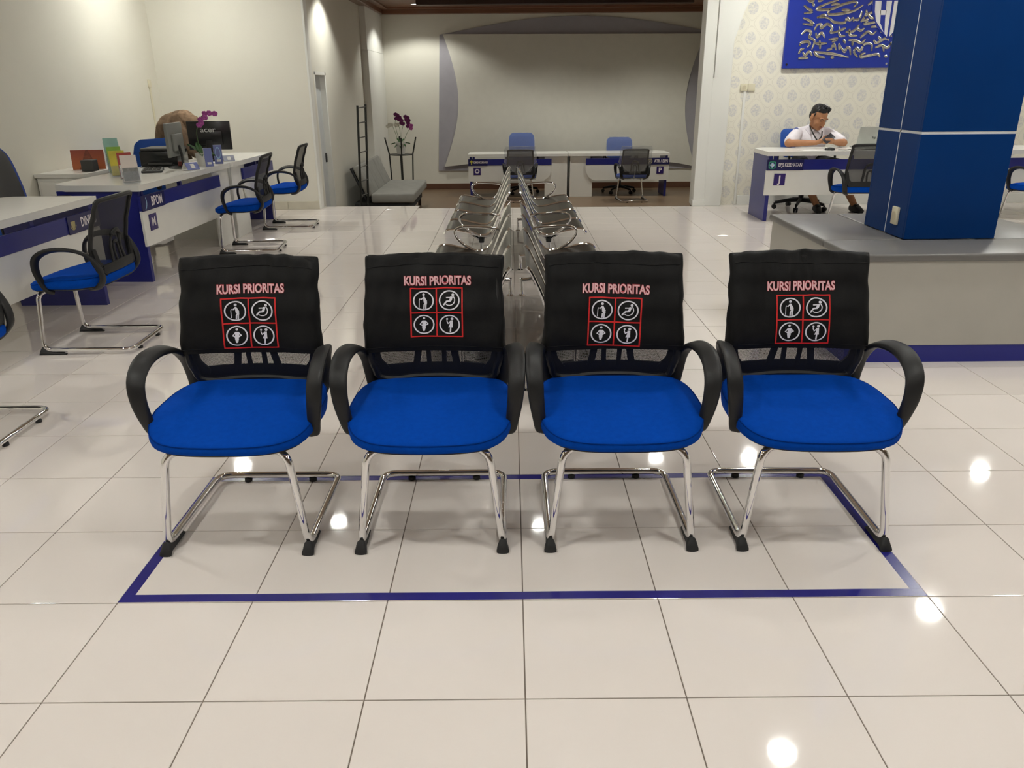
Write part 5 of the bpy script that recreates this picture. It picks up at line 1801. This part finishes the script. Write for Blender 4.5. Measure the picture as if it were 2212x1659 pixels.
# face details
g = G()
for s in (-1, 1):
    g.sphere(hp_(s * 0.031, -0.0800, 0.004), (0.015 * HS, 0.006, 0.0042 * HS), hr3, 10, 6)
obj('eyes', g, EYEW, man)
g = G()
for s in (-1, 1):
    g.limb([hp_(s * 0.013, -0.0945, 0.024), hp_(s * 0.032, -0.0925, 0.030), hp_(s * 0.051, -0.080, 0.024)], [0.0042, 0.0046, 0.003], 8)
obj('eyebrows', g, HAIRM, man)
obj('lips', G().limb([hp_(-0.018, -0.0905, -0.059), hp_(0.0, -0.0965, -0.058), hp_(0.018, -0.0905, -0.059)], [0.005, 0.0065, 0.005], 8), SKINLIP, man)
# hair: cropped sides, fuller swept top
hg = G()
hg.sphere(hp_(0, 0.030, 0.058), (0.0795 * HS, 0.086 * HS, 0.074 * HS), hr3, 20, 12)
hg.sphere(hp_(0, 0.062, 0.010), (0.070 * HS, 0.050 * HS, 0.070 * HS), hr3, 16, 10)
rn = random.Random(3)
for k in range(70):                                   # tousled tufts, higher towards the front
    a = rn.uniform(0, 2 * pi)
    rr_ = 0.066 * rn.uniform(0, 1) ** 0.5
    x, y = rr_ * cos(a), -0.002 + rr_ * 1.1 * sin(a)
    z = 0.102 + 0.030 * (1 - (rr_ / 0.075) ** 2) + 0.010 * max(0, -y / 0.07)
    hg.limb([hp_(x, y + 0.008, z - 0.03), hp_(x * 1.05 + rn.uniform(-0.008, 0.010), y - 0.006, z + rn.uniform(-0.004, 0.012))], [0.015, 0.006], 6)
for s_ in (-1, 1):                                    # short sideburns
    hg.limb([hp_(s_ * 0.076, -0.012, 0.050), hp_(s_ * 0.077, -0.012, 0.012)], [0.009, 0.005], 6)
ho = obj('hair', hg, HAIRM, man)
remesh(ho, 0.006, 1)
# shirt
sg = G()
sg.limb([(3.54, 8.14, 0.885), (3.54, 8.165, 0.75), (3.54, 8.18, 0.60)], [0.112, 0.142, 0.140], 16)
sg.sphere((3.54, 8.12, 0.80), (0.185, 0.135, 0.16), None, 18, 12)
sg.limb([(3.40, 8.12, 0.895), (3.54, 8.135, 0.915), (3.685, 8.11, 0.895)], [0.066, 0.075, 0.066], 14)
for s in (-1, 1):
    e = SHO[s].lerp(ELB[s], 0.80)
    sg.limb([SHO[s] + Vector((0, 0, 0.008)), SHO[s].lerp(ELB[s], 0.4) + Vector((0, 0, 0.006)), e], [0.068, 0.070, 0.066], 14)
so_ = obj('shirt', sg, SHIRT, man)
remesh(so_, 0.008, 3)
# collar flaps
g = G()
for s in (-1, 1):
    a0 = Vector((3.545 + s * 0.020, 8.015, 0.925))
    v = [a0, a0 + Vector((s * 0.055, 0.035, 0.055)), a0 + Vector((s * 0.085, 0.06, 0.015)), a0 + Vector((s * 0.045, 0.0, -0.045))]
    q = [p + Vector((0, -0.012, 0.002)) for p in v]
    g.add(v + q, [(0, 1, 2, 3), (7, 6, 5, 4), (0, 4, 5, 1), (1, 5, 6, 2), (2, 6, 7, 3), (3, 7, 4, 0)])
obj('collar', g, SHIRT, man)
obj('lanyard', G().strip(smoothpath([(3.478, 8.05, 0.985), (3.482, 7.975, 0.93), (3.525, 7.965, 0.86), (3.565, 7.970, 0.82), (3.60, 7.962, 0.86), (3.61, 7.985, 0.92)], 5), 0.007, 0.002, (1, 0, 0.3), 8), mat('black_lanyard', (0.012, 0.012, 0.012), 0.6), man)
obj('sleeve_badge', G().lathe([(0.002, 0), (0.028, 0), (0.028, 0.004), (0.002, 0.004)], seg=18).xf(Matrix.Translation((3.33, 8.055, 0.935)) @ Matrix.Rotation(radians(62), 4, 'X') @ Matrix.Rotation(-0.4, 4, 'Y')), SIGNBL, man)
g = G()
for s in (-1, 1):
    kn = Vector((3.54 + s * 0.16 + (0.0 if s < 0 else 0.10), 7.84, 0.50))
    ft = Vector((3.625 if s < 0 else 4.075, 7.895, 0.075))
    g.limb([(3.54 + s * 0.08, 8.17, 0.555), kn + Vector((0, 0.02, 0.04)), kn], [0.105, 0.082, 0.075], 12)
    g.limb([kn, kn.lerp(ft, 0.50)], [0.073, 0.070], 12)
g.sphere((3.54, 8.18, 0.57), (0.19, 0.14, 0.10), None, 16, 10)
sh_ = obj('trousers', g, SHORTS, man)
remesh(sh_, 0.009, 2)
for s in (-1, 1):
    fx = 3.625 if s < 0 else 4.075
    g = G()
    rings = []
    for y, w, z0, z1 in ((7.735, 0.022, 0.004, 0.038), (7.755, 0.040, 0.0, 0.055), (7.80, 0.047, 0.0, 0.075), (7.86, 0.044, 0.0, 0.105), (7.91, 0.042, 0.0, 0.112), (7.955, 0.036, 0.0, 0.09), (7.968, 0.025, 0.01, 0.06)):
        rings.append([(fx + s * (7.9 - y) * 0.15 + w * cos(a), y, z0 + (z1 - z0) * (0.5 + 0.5 * sin(a))) for a in [2 * pi * k / 14 for k in range(14)]])
    sho = obj('shoe', g.rings(rings), SHOEB, man)
    obj('laces', G().tube([(fx - 0.02, 7.80, 0.074), (fx + 0.022, 7.815, 0.082), (fx - 0.022, 7.83, 0.090), (fx + 0.03, 7.84, 0.092)], 0.0028, 6), DGREYP, sho)
ph = thing('phone', 'dark phone held in both hands of the seated man', 'phone', (3.545, 7.595, 0.862), 0)
obj('phone_body', G().box((0, 0, 0), (0.078, 0.010, 0.14), 0.004, Matrix.Rotation(radians(-40), 4, 'X') @ Matrix.Rotation(radians(52), 4, 'Y'), 2), mat('phone_dark', (0.03, 0.028, 0.035), 0.35), ph)

# person in brown bending over behind the far counter
wm = thing('person', 'person in tan-brown headscarf and dress bending forward behind the left counter', 'person', (-3.60, 7.22, 0), 0)
g = G()
for s in (-1, 1):
    g.limb([(-0.10, 0.10 + s * 0.09, 0.80), (-0.11, 0.10 + s * 0.085, 0.45), (-0.10, 0.10 + s * 0.08, 0.07)], [0.11, 0.085, 0.05], 12)
    g.limb([(-0.10, 0.10 + s * 0.08, 0.05), (0.02, 0.09 + s * 0.08, 0.035)], [0.04, 0.032], 10)
g.limb([(-0.10, 0.10, 0.86), (-0.03, 0.06, 1.00), (0.10, 0.0, 1.055)], [0.145, 0.14, 0.115], 14)
g.sphere((0.24, -0.06, 0.985), (0.082, 0.085, 0.105), None, 16, 12)
g.limb([(0.10, -0.0, 1.04), (0.20, -0.05, 1.01)], [0.07, 0.06], 12)
for s in (-1, 1):
    sh0, el, hd_ = Vector((0.10, s * 0.16 - 0.02, 1.02)), Vector((0.19, s * 0.17 - 0.06, 0.86)), Vector((0.27, s * 0.08 - 0.10, 0.782))
    g.limb([sh0, el, hd_], [0.058, 0.045, 0.028], 12)
    for k in range(4):
        b_ = hd_ + Vector((0.012, (k - 1.5) * 0.017, 0))
        g.limb([b_, b_ + Vector((0.035, 0, 0.004)), b_ + Vector((0.062 + 0.006 * (1 - abs(k - 1.5)), 0, -0.012))], [0.0095, 0.009, 0.008], 8)
    g.limb([hd_ + Vector((0, -s * 0.02, 0)), hd_ + Vector((0.03, -s * 0.045, -0.004))], [0.011, 0.009], 8)
wb = obj('body', g, SKIN, wm)
remesh(wb, 0.007, 2)
g = G()
g.limb([(-0.10, 0.10, 0.10), (-0.11, 0.10, 0.45), (-0.10, 0.10, 0.86), (-0.03, 0.06, 1.02), (0.08, 0.0, 1.075)], [0.22, 0.20, 0.185, 0.185, 0.155], 18)
for s in (-1, 1):
    g.limb([(0.10, s * 0.15 - 0.02, 1.03), (0.19, s * 0.17 - 0.06, 0.87), (0.25, s * 0.09 - 0.09, 0.80)], [0.085, 0.070, 0.050], 14)
wd_ = obj('dress', g, BROWNCL, wm)
remesh(wd_, 0.010, 3)
g = G()
g.sphere((0.235, -0.05, 1.005), (0.105, 0.105, 0.125), None, 18, 12)
g.limb([(0.02, 0.02, 1.10), (0.12, -0.02, 1.115), (0.21, -0.05, 1.08)], [0.115, 0.115, 0.10], 16)
g.limb([(0.24, -0.10, 0.97), (0.25, -0.13, 0.88), (0.26, -0.13, 0.80)], [0.085, 0.065, 0.045], 12)
ws_ = obj('headscarf', g, SCARFCL, wm)
remesh(ws_, 0.009, 3)
ftx = bpy.data.textures.new('cloth_folds', 'CLOUDS')
ftx.noise_scale = 0.14
ftx.noise_depth = 1
for o_ in (wd_, ws_):
    dm = o_.modifiers.new('folds', 'DISPLACE')
    dm.texture = ftx
    dm.strength = 0.026
    dm.mid_level = 0.5
